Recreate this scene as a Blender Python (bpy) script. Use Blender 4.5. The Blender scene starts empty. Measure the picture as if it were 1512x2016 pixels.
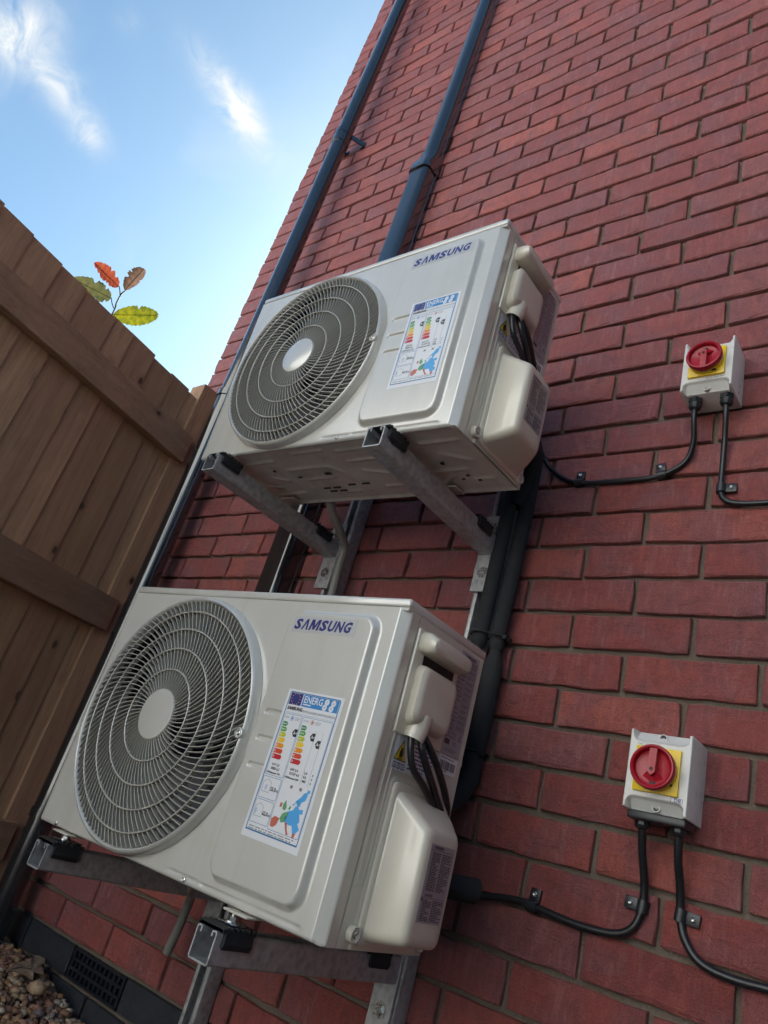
import bpy, bmesh, math, random
from mathutils import Vector, Matrix, noise
random.seed(7)
R = math.radians
S = bpy.context.scene
COL = S.collection

# ------------------------------------------------------------------ camera
CAM = Vector((0.6173, -1.2415, -1.2915))
RX = Vector((0.775076, 0.572103, 0.268244)); RY = Vector((-0.057122, 0.486228, -0.871963)); RZ = Vector((-0.62928, 0.660515, 0.409543))
cd = bpy.data.cameras.new('camera'); cam = bpy.data.objects.new('camera', cd); COL.objects.link(cam)
m3 = Matrix((RX, -RY, -RZ)).transposed()
cam.matrix_world = Matrix.Translation(CAM) @ m3.to_4x4()
cd.sensor_fit = 'HORIZONTAL'; cd.sensor_width = 36; cd.lens = 36 * 1421.9 / 1512
cd.clip_start = 0.02; cd.clip_end = 500
S.camera = cam
F = 1421.9

def project(p):
    c = Vector(p) - CAM
    z = c.dot(RZ)
    if z < 0.05: return None
    return (756 + F * c.dot(RX) / z, 1008 + F * c.dot(RY) / z, z)

# ------------------------------------------------------------------ light and sky
SUN_EL, SUN_AZ = R(36), R(120)          # the sun stands behind the house, everything in view is in its shade
W = bpy.data.worlds.new('World'); S.world = W; W.use_nodes = True
nt = W.node_tree; N = nt.nodes; L = nt.links; N.clear()
out = N.new('ShaderNodeOutputWorld'); bg = N.new('ShaderNodeBackground'); L.new(bg.outputs[0], out.inputs[0])
sky = N.new('ShaderNodeTexSky'); sky.sky_type = 'NISHITA'; sky.sun_disc = False
sky.sun_elevation = SUN_EL; sky.sun_rotation = R(90) - SUN_AZ
sky.air_density = 1.0; sky.dust_density = 1.9; sky.ozone_density = 1.6
bg.inputs[1].default_value = 0.050
tc = N.new('ShaderNodeTexCoord')
def wmath(op, a, b=None, c=None):
    n = N.new('ShaderNodeMath'); n.operation = op
    for i, v in enumerate((a, b, c)):
        if v is None: continue
        if isinstance(v, (int, float)): n.inputs[i].default_value = v
        else: L.new(v, n.inputs[i])
    return n.outputs[0]
def wdot(v):
    n = N.new('ShaderNodeVectorMath'); n.operation = 'DOT_PRODUCT'; n.inputs[1].default_value = v
    L.new(tc.outputs['Generated'], n.inputs[0]); return n.outputs['Value']
def wisp(center, along, la, lb):
    c = Vector(center).normalized(); a = Vector(along); a = (a - a.dot(c) * c).normalized(); b = c.cross(a)
    x = wmath('DIVIDE', wdot(a), la); y = wmath('DIVIDE', wdot(b), lb)
    fr = wmath('GREATER_THAN', wdot(c), 0.2)
    e = wmath('EXPONENT', wmath('MULTIPLY', wmath('ADD', wmath('MULTIPLY', x, x), wmath('MULTIPLY', y, y)), -1.0))
    return wmath('MULTIPLY', e, fr)
def pix(x, y): return RX * ((x - 756) / F) + RY * ((y - 1008) / F) + RZ
def seg(x0, y0, x1, y1, wpx):
    a, b = pix(x0, y0).normalized(), pix(x1, y1).normalized()
    return wisp((a + b) / 2, b - a, (b - a).length * 0.5, wpx / F)
blobs = [(seg(400, 120, 520, 290, 26), 0.85), (seg(455, 180, 505, 260, 22), 0.6), (seg(0, 20, 70, 120, 56), 0.85), (seg(60, 90, 165, 240, 28), 0.6),
         (seg(150, 230, 205, 300, 22), 0.5), (seg(235, 25, 270, 60, 16), 0.2), (seg(-320, 60, -120, 260, 90), 0.8)]
tot = None
for e, k in blobs:
    v = wmath('MULTIPLY', e, k); tot = v if tot is None else wmath('ADD', tot, v)
mp = N.new('ShaderNodeMapping'); mp.inputs['Scale'].default_value = (1, 1, 1)
L.new(tc.outputs['Generated'], mp.inputs[0])
n1 = N.new('ShaderNodeTexNoise'); n1.inputs['Scale'].default_value = 24; n1.inputs['Detail'].default_value = 8; n1.inputs['Roughness'].default_value = 0.62; n1.inputs['Distortion'].default_value = 0.9
L.new(mp.outputs[0], n1.inputs[0])
n2 = N.new('ShaderNodeTexNoise'); n2.inputs['Scale'].default_value = 3.2; n2.inputs['Detail'].default_value = 5; n2.inputs['Distortion'].default_value = 1.2
L.new(mp.outputs[0], n2.inputs[0])
gen = wmath('MULTIPLY', wmath('SUBTRACT', n2.outputs[0], 0.55), 0.9)          # faint high cloud everywhere
gen = wmath('MAXIMUM', gen, 0.0)
w1 = wmath('MULTIPLY', tot, wmath('MULTIPLY_ADD', n1.outputs[0], 3.4, -0.98))
cl = wmath('ADD', w1, gen); cl = wmath('MINIMUM', wmath('MAXIMUM', cl, 0.0), 0.92)
mix = N.new('ShaderNodeMix'); mix.data_type = 'RGBA'
tint = N.new('ShaderNodeMix'); tint.data_type = 'RGBA'; tint.blend_type = 'MULTIPLY'; tint.inputs[0].default_value = 1; tint.inputs[7].default_value = (0.74, 1.0, 1.05, 1)
L.new(sky.outputs[0], tint.inputs[6])
L.new(cl, mix.inputs[0]); L.new(tint.outputs[2], mix.inputs[6]); mix.inputs[7].default_value = (5.4, 5.5, 5.4, 1)
L.new(mix.outputs[2], bg.inputs[0])

sd = bpy.data.lights.new('sun', 'SUN'); sd.energy = 5.0; sd.angle = R(0.5); sd.color = (1, 0.96, 0.90)
sun = bpy.data.objects.new('sun', sd); COL.objects.link(sun)
sdir = Vector((math.cos(SUN_EL) * math.cos(SUN_AZ), math.cos(SUN_EL) * math.sin(SUN_AZ), math.sin(SUN_EL)))
sun.rotation_euler = sdir.to_track_quat('Z', 'Y').to_euler(); sun.location = (0, 3, 8)

S.render.engine = 'CYCLES'
S.view_settings.view_transform = 'Standard'; S.view_settings.look = 'None'; S.view_settings.gamma = 1
S.view_settings.use_curve_mapping = False
S.view_settings.exposure = 1.95

# ------------------------------------------------------------------ materials
class NT:
    def __init__(s, name):
        s.m = bpy.data.materials.new(name); s.m.use_nodes = True; s.t = s.m.node_tree; s.b = s.t.nodes['Principled BSDF']
    def n(s, kind, **kw):
        n = s.t.nodes.new(kind)
        for k, v in kw.items():
            if k in n.inputs: s.set(n.inputs[k], v)
            else: setattr(n, k, v)
        return n
    def set(s, inp, v):
        if hasattr(v, 'links') or isinstance(v, bpy.types.NodeSocket): s.t.links.new(v, inp)
        else:
            if isinstance(v, tuple) and len(v) == 3 and inp.type == 'RGBA': v = (*v, 1)
            inp.default_value = v
    def math(s, op, a, b=0.0, c=0.0, clamp=False):
        n = s.t.nodes.new('ShaderNodeMath'); n.operation = op; n.use_clamp = clamp
        for i, v in enumerate((a, b, c)): s.set(n.inputs[i], v)
        return n.outputs[0]
    def pos(s, scale=(1, 1, 1), off=None, obj=False):
        src = s.n('ShaderNodeTexCoord').outputs['Object'] if obj else s.n('ShaderNodeNewGeometry').outputs['Position']
        mpn = s.n('ShaderNodeMapping'); s.set(mpn.inputs['Scale'], scale); s.t.links.new(src, mpn.inputs[0])
        if off is not None: s.t.links.new(off, mpn.inputs['Location'])
        return mpn.outputs[0]
    def noise(s, vec, scale, detail=4, rough=0.55, dist=0.0):
        n = s.n('ShaderNodeTexNoise'); n.inputs['Scale'].default_value = scale; n.inputs['Detail'].default_value = detail
        n.inputs['Roughness'].default_value = rough; n.inputs['Distortion'].default_value = dist
        s.t.links.new(vec, n.inputs[0]); return n.outputs[0]
    def ramp(s, fac, stops):
        n = s.n('ShaderNodeValToRGB'); cr = n.color_ramp
        while len(cr.elements) < len(stops): cr.elements.new(0.5)
        for e, (p, c) in zip(cr.elements, stops):
            e.position = p; e.color = (*c, 1) if isinstance(c, tuple) else (c, c, c, 1)
        s.t.links.new(fac, n.inputs[0]); return n.outputs[0]
    def mix(s, fac, a, b, blend='MIX'):
        n = s.n('ShaderNodeMix', data_type='RGBA'); n.blend_type = blend
        s.set(n.inputs[0], fac); s.set(n.inputs[6], a); s.set(n.inputs[7], b); return n.outputs[2]
    def bump(s, h, strength=0.5, dist=0.002, normal=None):
        n = s.n('ShaderNodeBump'); n.inputs['Strength'].default_value = strength; n.inputs['Distance'].default_value = dist
        s.t.links.new(h, n.inputs['Height'])
        if normal is not None: s.t.links.new(normal, n.inputs['Normal'])
        s.t.links.new(n.outputs[0], s.b.inputs['Normal']); return n.outputs[0]
    def base(s, c, rough=0.5, metal=0.0, spec=0.5):
        s.set(s.b.inputs['Base Color'], c); s.set(s.b.inputs['Roughness'], rough); s.set(s.b.inputs['Metallic'], metal)
        s.set(s.b.inputs['Specular IOR Level'], spec)
        return s.m

def simple(name, col, rough=0.5, metal=0.0, grime=0.12, bump=0.0, scale=40, spec=0.5):
    t = NT(name); p = t.pos()
    n = t.noise(p, scale, 5, 0.6); n2 = t.noise(p, scale * 0.2, 3)
    f = t.math('MULTIPLY_ADD', n, 0.6, t.math('MULTIPLY', n2, 0.4))
    dark = tuple(c * (1 - grime) for c in col); lite = tuple(min(1, c * (1 + grime)) for c in col)
    c = t.ramp(f, [(0.3, dark), (0.7, lite)])
    r = t.math('MULTIPLY_ADD', n, 0.18, rough - 0.09)
    t.base(c, r, metal, spec)
    if bump: t.bump(n, bump, 0.001)
    return t.m

def brick_mat(name, per_object, engineering=False):
    t = NT(name)
    a = t.n('ShaderNodeAttribute'); a.attribute_name = 'tint'; a.attribute_type = 'OBJECT' if per_object else 'GEOMETRY'
    tint = a.outputs['Fac']
    off = t.n('ShaderNodeCombineXYZ'); k = t.math('MULTIPLY', tint, 37.0)
    for i in range(3): t.t.links.new(k, off.inputs[i])
    p = t.pos((1, 1, 1), off.outputs[0]); pv = t.pos((75, 1, 13), off.outputs[0])
    drag = t.noise(pv, 1.0, 4, 0.6); fine = t.noise(p, 420, 5, 0.75); mid = t.noise(p, 38, 5, 0.65, 0.4); big = t.noise(p, 11, 3, 0.5, 0.5)
    speck = t.noise(p, 900, 2, 0.6)
    hz = t.noise(t.pos((8, 1, 150), off.outputs[0]), 1.0, 3, 0.6)
    if engineering:
        c = t.ramp(mid, [(0.3, (0.018, 0.022, 0.030)), (0.7, (0.040, 0.045, 0.056))])
        t.base(c, t.math('MULTIPLY_ADD', fine, 0.3, 0.3)); t.bump(fine, 0.15, 0.001); return t.m
    hue = t.ramp(tint, [(0.0, (0.300, 0.078, 0.070)), (0.25, (0.220, 0.052, 0.052)), (0.45, (0.340, 0.100, 0.085)), (0.62, (0.260, 0.062, 0.056)), (0.8, (0.240, 0.090, 0.098)), (1.0, (0.400, 0.120, 0.088))])
    purple = t.mix(t.math('MULTIPLY', t.ramp(big, [(0.46, 0.0), (0.62, 1.0)]), 0.6), hue, (0.200, 0.095, 0.120))
    orange = t.mix(t.math('MULTIPLY', t.ramp(drag, [(0.52, 0.0), (0.68, 1.0)]), t.math('MULTIPLY', mid, 0.55)), purple, (0.50, 0.19, 0.14))
    pale = t.mix(t.math('MULTIPLY', t.ramp(drag, [(0.34, 1.0), (0.46, 0.0)]), t.math('MULTIPLY', big, 0.6)), orange, (0.46, 0.28, 0.28))
    dk = t.mix(t.math('MULTIPLY', t.ramp(mid, [(0.30, 1.0), (0.50, 0.0)]), 0.60), pale, (0.12, 0.034, 0.032))
    fl = t.mix(t.ramp(fine, [(0.33, 0.75), (0.52, 0.0)]), dk, (0.07, 0.022, 0.02))
    sp = t.mix(t.math('MULTIPLY', t.ramp(speck, [(0.60, 0.0), (0.70, 1.0)]), 0.45), fl, (0.55, 0.38, 0.34))
    t.base(t.mix(1.0, sp, (1.22, 0.86, 0.80), 'MULTIPLY'), t.math('MULTIPLY_ADD', mid, 0.25, 0.38), 0, 1.0)
    h = t.math('ADD', t.math('MULTIPLY', fine, 0.55), t.math('ADD', t.math('MULTIPLY', mid, 1.1), t.math('ADD', t.math('MULTIPLY', drag, 0.25), t.math('MULTIPLY', hz, 0.3))))
    t.bump(h, 1.0, 0.0068)
    return t.m

M = {}
M['brick'] = brick_mat('brick_face', True); M['brick_far'] = brick_mat('brick_far', False); M['blue_brick'] = brick_mat('blue_brick', True, True)
t = NT('mortar'); p = t.pos(); n = t.noise(p, 300, 6, 0.7); n2 = t.noise(p, 25, 4)
t.base(t.mix(n2, t.ramp(n, [(0.3, (0.11, 0.09, 0.072)), (0.7, (0.26, 0.215, 0.175))]), (0.13, 0.10, 0.078)), 0.95); t.bump(n, 0.8, 0.003); M['mortar'] = t.m
# painted steel of the outdoor units: warm off-white, glossy coat
def paint(name, col, rough=0.30, dust=0.20, coat=0.4):
    t = NT(name); p = t.pos(); n = t.noise(p, 14, 5, 0.6); n2 = t.noise(p, 260, 4, 0.7); n3 = t.noise(t.pos((30, 30, 3)), 1.0, 4, 0.6)
    d = t.math('MULTIPLY', t.ramp(n3, [(0.5, 0.0), (0.8, 1.0)]), dust)
    c = t.mix(d, col, (0.34, 0.30, 0.24))
    c = t.mix(t.math('MULTIPLY', t.ramp(n, [(0.35, 1.0), (0.6, 0.0)]), dust * 0.7), c, (0.40, 0.37, 0.31))
    t.base(c, t.math('MULTIPLY_ADD', n, 0.16, rough - 0.06), 0, 0.6)
    t.b.inputs['Coat Weight'].default_value = coat; t.b.inputs['Coat Roughness'].default_value = 0.17; t.b.inputs['Coat IOR'].default_value = 2.1
    t.bump(n2, 0.06, 0.0006); return t.m
M['paint'] = paint('unit_paint', (0.56, 0.56, 0.53), coat=1.0)
M['side_paint'] = paint('unit_side_paint', (0.58, 0.55, 0.47), 0.38, 0.14)
M['cover'] = paint('valve_cover_plastic', (0.62, 0.585, 0.50), 0.42, 0.12)
M['pan'] = paint('base_pan_paint', (0.62, 0.60, 0.54), 0.45, 0.5)
M['vane'] = paint('grille_shaded', (0.42, 0.41, 0.37), 0.36, 0.05, coat=0.35)  # same plastic as the rim, darkened to paint the shade between vanes
M['dark'] = simple('inner_dark', (0.012, 0.013, 0.016), 0.6)
M['fan'] = simple('fan_blade', (0.030, 0.033, 0.050), 0.4)
M['coil'] = simple('coil', (0.08, 0.085, 0.09), 0.5)
t = NT('galvanised'); p = t.pos(); v = t.n('ShaderNodeTexVoronoi'); v.inputs['Scale'].default_value = 90; t.t.links.new(p, v.inputs[0])
n = t.noise(p, 60, 5, 0.6); n3 = t.noise(t.pos((4, 4, 90)), 1.0, 4)
g = t.math('ADD', t.math('MULTIPLY', v.outputs['Distance'], 0.4), n)
t.base(t.ramp(g, [(0.35, (0.24, 0.245, 0.255)), (0.85, (0.46, 0.465, 0.475))]), t.math('MULTIPLY_ADD', n, 0.35, 0.28), 0.35); t.bump(n3, 0.12, 0.001); M['steel'] = t.m
M['bolt'] = simple('zinc_bolt', (0.55, 0.55, 0.54), 0.28, 1.0, 0.25, 0.2, 200)
t = NT('black_upvc'); p = t.pos(); n = t.noise(p, 9, 4); n2 = t.noise(p, 500, 3)
t.base((0.010, 0.012, 0.016), t.math('MULTIPLY_ADD', n, 0.12, 0.14), 0, 0.5); t.b.inputs['Coat Weight'].default_value = 1.0; t.b.inputs['Coat Roughness'].default_value = 0.05; t.b.inputs['Coat IOR'].default_value = 1.7
M['upvc'] = t.m
M['rubber'] = simple('black_rubber', (0.016, 0.016, 0.018), 0.75, bump=0.6, scale=150)
M['foam'] = simple('pipe_foam', (0.020, 0.021, 0.024), 0.88, bump=0.3, scale=120, grime=0.3)
M['cable'] = simple('cable_sheath', (0.012, 0.013, 0.016), 0.32, bump=0.05, scale=200)
M['clipm'] = simple('cable_clip_plastic', (0.018, 0.020, 0.025), 0.35, scale=200)
M['grey_hose'] = simple('drain_hose_plastic', (0.22, 0.215, 0.20), 0.45)
M['iso'] = simple('isolator_plastic', (0.66, 0.66, 0.64), 0.30, grime=0.05, bump=0.04, scale=60)
M['yellow'] = simple('yellow_plastic', (0.85, 0.58, 0.015), 0.30, grime=0.07, scale=60)
M['red'] = simple('red_plastic', (0.36, 0.006, 0.020), 0.30, grime=0.06, scale=60)
def flat(name, col, rough=0.45): 
    t = NT(name); t.b.inputs['Coat Weight'].default_value = 0.7; t.b.inputs['Coat Roughness'].default_value = 0.15; t.b.inputs['Coat IOR'].default_value = 1.8; return t.base(col, rough)
M['white'] = flat('print_white', (0.72, 0.74, 0.78), 0.35); M['navy'] = flat('print_navy', (0.010, 0.018, 0.17)); M['blue'] = flat('print_blue', (0.02, 0.22, 0.55))
M['line'] = flat('print_line_blue', (0.03, 0.17, 0.38)); M['black'] = flat('print_black', (0.012, 0.012, 0.016)); M['greyp'] = flat('print_grey', (0.20, 0.20, 0.22))
M['silver'] = simple('silver_label', (0.34, 0.33, 0.36), 0.4, 0.2, 0.08); M['tape'] = flat('clear_sticker', (0.50, 0.51, 0.52), 0.2)
M['wyel'] = flat('warning_yellow', (0.75, 0.50, 0.01)); M['sky'] = flat('map_blue', (0.06, 0.36, 0.75)); M['mred'] = flat('map_red', (0.50, 0.12, 0.08)); M['mgreen'] = flat('map_green', (0.10, 0.34, 0.14))
for i, c in enumerate([(0.01, 0.22, 0.06), (0.07, 0.33, 0.03), (0.48, 0.52, 0.0), (0.80, 0.52, 0.0), (0.75, 0.26, 0.0), (0.62, 0.05, 0.01), (0.48, 0.005, 0.015)]): M['e%d' % i] = flat('energy_colour_%d' % i, c)
M['pink'] = flat('faded_stain', (0.60, 0.50, 0.49))
def wood(name, a, b, vertical=True, k=1.0):
    t = NT(name)
    at = t.n('ShaderNodeAttribute'); at.attribute_name = 'tint'; at.attribute_type = 'OBJECT'
    off = t.n('ShaderNodeCombineXYZ'); q = t.math('MULTIPLY', at.outputs['Fac'], 53.0)
    for i in range(3): t.t.links.new(q, off.inputs[i])
    sc = (26, 26, 1.6) if vertical else (26, 1.6, 26)
    pg = t.pos(sc, off.outputs[0]); g = t.noise(pg, 1.0, 6, 0.62, 0.9); pf = t.pos(tuple(s * 9 for s in sc), off.outputs[0]); gf = t.noise(pf, 1.0, 4, 0.7)
    big = t.noise(t.pos((3, 3, 2), off.outputs[0]), 1.0, 3)
    v = t.n('ShaderNodeTexVoronoi'); v.inputs['Scale'].default_value = 10.0; v.inputs['Randomness'].default_value = 1.0
    pk = t.pos((1, 1, 0.62) if vertical else (1, 0.62, 1), off.outputs[0]); t.t.links.new(pk, v.inputs[0])
    kn = t.ramp(v.outputs['Distance'], [(0.055, 1.0), (0.105, 0.0)]); halo = t.ramp(v.outputs['Distance'], [(0.07, 0.6), (0.24, 0.0)])
    c = t.ramp(t.math('MULTIPLY_ADD', big, 0.45, t.math('MULTIPLY', g, 0.65)), [(0.38, a), (0.72, b)])
    c = t.mix(t.ramp(gf, [(0.33, 0.35), (0.50, 0.0)]), c, tuple(x * 0.45 for x in a))
    c = t.mix(halo, c, tuple(x * 0.7 for x in a)); c = t.mix(kn, c, (0.022, 0.011, 0.007))
    hs = t.mix(t.math('MULTIPLY', at.outputs['Fac'], 0.5), c, tuple(x * 0.62 for x in a))
    t.base(hs, 0.72, 0, 0.4); t.bump(t.math('ADD', g, t.math('MULTIPLY', gf, 0.6)), 0.5, 0.0015)
    return t.m
M['board'] = wood('fence_board_wood', (0.40, 0.235, 0.14), (0.66, 0.42, 0.25))
M['rail'] = wood('fence_rail_wood', (0.31, 0.185, 0.12), (0.50, 0.315, 0.20), False)
M['post'] = wood('fence_post_wood', (0.30, 0.175, 0.11), (0.50, 0.305, 0.19))

# ------------------------------------------------------------------ mesh helpers
def link(o, parent=None):
    COL.objects.link(o)
    if parent is not None: o.parent = parent
    return o
def empty(name, loc=(0, 0, 0), label=None, cat=None, group=None, parent=None, rot=None):
    o = bpy.data.objects.new(name, None); o.location = loc; o.empty_display_size = 0.05
    if rot is not None: o.rotation_euler = rot
    tag(o, label, cat, group); return link(o, parent)
def tag(o, label=None, cat=None, group=None, kind=None):
    for k, v in (('label', label), ('category', cat), ('group', group), ('kind', kind)):
        if v: o[k] = v
    return o
def finish(bm, angle=38):
    bmesh.ops.recalc_face_normals(bm, faces=bm.faces)
    for f in bm.faces: f.smooth = True
    lim = math.radians(angle)
    for e in bm.edges:
        if len(e.link_faces) == 2 and e.calc_face_angle(0) > lim: e.smooth = False
def obj(name, bm, mats, parent=None, loc=None, smooth=True, recalc=True):
    if smooth: finish(bm)
    elif recalc: bmesh.ops.recalc_face_normals(bm, faces=bm.faces)
    me = bpy.data.meshes.new(name); bm.to_mesh(me); bm.free()
    for m in (mats if isinstance(mats, (list, tuple)) else [mats]): me.materials.append(m)
    o = bpy.data.objects.new(name, me)
    if loc is not None: o.location = loc
    return link(o, parent)
def box(bm, x0, x1, y0, y1, z0, z1, bev=0.0, seg=2, mi=0):
    r = bmesh.ops.create_cube(bm, size=1)
    vs = r['verts']
    for v in vs: v.co = Vector(((x0 + x1) / 2 + v.co.x * (x1 - x0), (y0 + y1) / 2 + v.co.y * (y1 - y0), (z0 + z1) / 2 + v.co.z * (z1 - z0)))
    fs = set(f for v in vs for f in v.link_faces)
    for f in fs: f.material_index = mi
    if bev > 0:
        es = list(set(e for v in vs for e in v.link_edges))
        bmesh.ops.bevel(bm, geom=es, offset=bev, segments=seg, affect='EDGES', profile=0.5)
    return bm
def nb(): return bmesh.new()
def bx(*a, **k): return box(nb(), *a, **k)
def frame_at(d):
    d = d.normalized(); u = d.orthogonal().normalized(); return u, d.cross(u)
def tube(bm, pts, r, n=12, caps=True, mi=0, smooth_path=True, sub=6):
    pts = [Vector(p) for p in pts]
    if smooth_path and len(pts) > 2:
        P = [pts[0] * 2 - pts[1]] + pts + [pts[-1] * 2 - pts[-2]]; out_ = []
        for i in range(1, len(P) - 2):
            for k in range(sub):
                t_ = k / sub; a, b, c, d = P[i - 1], P[i], P[i + 1], P[i + 2]
                out_.append(0.5 * ((2 * b) + (c - a) * t_ + (2 * a - 5 * b + 4 * c - d) * t_ * t_ + (3 * b - a - 3 * c + d) * t_ ** 3))
        out_.append(pts[-1]); pts = out_
    u = None; rings = []
    for i, p_ in enumerate(pts):
        d = (pts[min(i + 1, len(pts) - 1)] - pts[max(i - 1, 0)]).normalized()
        if u is None: u = d.orthogonal().normalized()
        u = (u - u.dot(d) * d).normalized(); w = d.cross(u)
        rr = r(i / (len(pts) - 1)) if callable(r) else r
        rings.append([bm.verts.new(p_ + (u * math.cos(2 * math.pi * k / n) + w * math.sin(2 * math.pi * k / n)) * rr) for k in range(n)])
    for a, b in zip(rings, rings[1:]):
        for k in range(n):
            f = bm.faces.new((a[k], a[(k + 1) % n], b[(k + 1) % n], b[k])); f.material_index = mi
    if caps:
        for rg in (rings[0][::-1], rings[-1]):
            f = bm.faces.new(rg); f.material_index = mi
    return bm
def lathe(bm, prof, origin, axis, n=64, mi=0, closed=False, cap_last=False, a0=0):
    """prof: list of (radius, height along axis)"""
    axis = Vector(axis).normalized(); u, w = frame_at(axis); origin = Vector(origin); rings = []
    for r_, h in prof:
        rings.append([bm.verts.new(origin + axis * h + (u * math.cos(a0 + 2 * math.pi * k / n) + w * math.sin(a0 + 2 * math.pi * k / n)) * r_) for k in range(n)])
    prs = list(zip(rings, rings[1:])) + ([(rings[-1], rings[0])] if closed else [])
    for a, b in prs:
        for k in range(n):
            f = bm.faces.new((a[k], a[(k + 1) % n], b[(k + 1) % n], b[k])); f.material_index = mi
    if cap_last:
        f = bm.faces.new(rings[-1]); f.material_index = mi
    return bm
def extrude_profile(bm, prof, frame, length, closed=True, caps=True, mi=0):
    """prof 2D list; frame = (origin, U, V, Dir)"""
    o, U, V, D = [Vector(x) for x in frame]
    a = [bm.verts.new(o + U * x + V * y) for x, y in prof]; b = [bm.verts.new(o + U * x + V * y + D * length) for x, y in prof]
    n = len(prof)
    for k in range(n if closed else n - 1):
        f = bm.faces.new((a[k], a[(k + 1) % n], b[(k + 1) % n], b[k])); f.material_index = mi
    if caps and closed:
        for rg in (a[::-1], b):
            f = bm.faces.new(rg); f.material_index = mi
    return bm
def channel_profile(w=0.041, h=0.041, t=0.0025, lip=0.008, rc=0.004):
    """C channel, opening towards +V, centred on U"""
    def arc(cx, cy, r_, a0, a1, n=4): return [(cx + r_ * math.cos(R(a0 + (a1 - a0) * i / n)), cy + r_ * math.sin(R(a0 + (a1 - a0) * i / n))) for i in range(n + 1)]
    x = w / 2; o = []
    lw = 0.0105
    o += [(-x + lw, h - lip), (-x + lw, h - 0.001)] + [(-x + rc, h)] + arc(-x + rc, h - rc, rc, 90, 180) + arc(-x + rc, rc, rc, 180, 270)
    o += arc(x - rc, rc, rc, 270, 360) + arc(x - rc, h - rc, rc, 0, 90) + [(x - lw, h - 0.001), (x - lw, h - lip)]
    ri = rc - t + 0.0006
    o += [(x - lw + t, h - lip), (x - lw + t, h - t)] + arc(x - t - ri, h - t - ri, ri, 90, 0) + arc(x - t - ri, t + ri, ri, 0, -90)
    o += arc(-x + t + ri, t + ri, ri, 270, 180) + arc(-x + t + ri, h - t - ri, ri, 180, 90) + [(-x + lw - t, h - t), (-x + lw - t, h - lip)]
    return o
def sstep(a, b, x):
    t_ = max(0.0, min(1.0, (x - a) / (b - a))); return t_ * t_ * (3 - 2 * t_)
def lins(a, b, st):
    n = max(1, int(round((b - a) / st))); return [a + (b - a) * i / n for i in range(n + 1)]
def grid_lines(a, b, st, fine=()):
    s = set(round(x, 5) for x in lins(a, b, st))
    for fa, fb, fs in fine:
        s = set(x for x in s if x < fa or x > fb) | set(round(x, 5) for x in lins(fa, fb, fs))
    return sorted(s)
def heightfield(us, vs, h, to3d, hole=None, skirt=None, mi=0):
    """surface to3d(u, v, h(u, v)); skirt = base height that the outer border drops to"""
    bm = nb(); g = [[bm.verts.new(to3d(u, v, h(u, v))) for v in vs] for u in us]
    for i in range(len(us) - 1):
        for j in range(len(vs) - 1):
            if hole and hole((us[i] + us[i + 1]) / 2, (vs[j] + vs[j + 1]) / 2): continue
            f = bm.faces.new((g[i][j], g[i + 1][j], g[i + 1][j + 1], g[i][j + 1])); f.material_index = mi
    if skirt is not None:
        nu, nv = len(us) - 1, len(vs) - 1
        per = [(i, 0) for i in range(nu + 1)] + [(nu, j) for j in range(1, nv + 1)] + [(i, nv) for i in range(nu - 1, -1, -1)] + [(0, j) for j in range(nv - 1, 0, -1)]
        base = [bm.verts.new(to3d(us[i], vs[j], skirt)) for i, j in per]
        for k in range(len(per)):
            a, b = per[k], per[(k + 1) % len(per)]
            bm.faces.new((g[a[0]][a[1]], g[b[0]][b[1]], base[(k + 1) % len(per)], base[k]))
    for v in [v for v in bm.verts if not v.link_faces]: bm.verts.remove(v)
    return bm
def sd_rrect(x, y, x0, x1, y0, y1, r_):
    qx = abs(x - (x0 + x1) / 2) - (x1 - x0) / 2 + r_; qy = abs(y - (y0 + y1) / 2) - (y1 - y0) / 2 + r_
    return math.hypot(max(qx, 0), max(qy, 0)) + min(max(qx, qy), 0) - r_
def sd_cap(x, y, x0, y0, x1, y1, r_):
    dx, dy = x1 - x0, y1 - y0; t_ = max(0, min(1, ((x - x0) * dx + (y - y0) * dy) / (dx * dx + dy * dy + 1e-12)))
    return math.hypot(x - x0 - dx * t_, y - y0 - dy * t_) - r_
def hexbolt(bm, c, axis, r_=0.0075, h=0.005, washer=0.011, mi=0):
    lathe(bm, [(0.0005, 0.0016), (washer, 0.0016), (washer, 0)], c, axis, 20, mi)
    a = Vector(axis).normalized()
    lathe(bm, [(r_, 0.0014), (r_, h), (r_ * 0.86, h + 0.001), (0.0004, h + 0.001)], c, axis, 6, mi)
    lathe(bm, [(r_ * 0.45, h), (r_ * 0.45, h + 0.004), (0.0003, h + 0.004)], c, axis, 12, mi)
    return bm
def screwhead(bm, c, axis, r_=0.0035, mi=0):
    lathe(bm, [(r_, 0), (r_ * 0.95, r_ * 0.4), (r_ * 0.6, r_ * 0.62), (r_ * 0.33, r_ * 0.5), (r_ * 0.28, r_ * 0.15), (0.0002, r_ * 0.15)], c, axis, 14, mi)
    return bm

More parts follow.
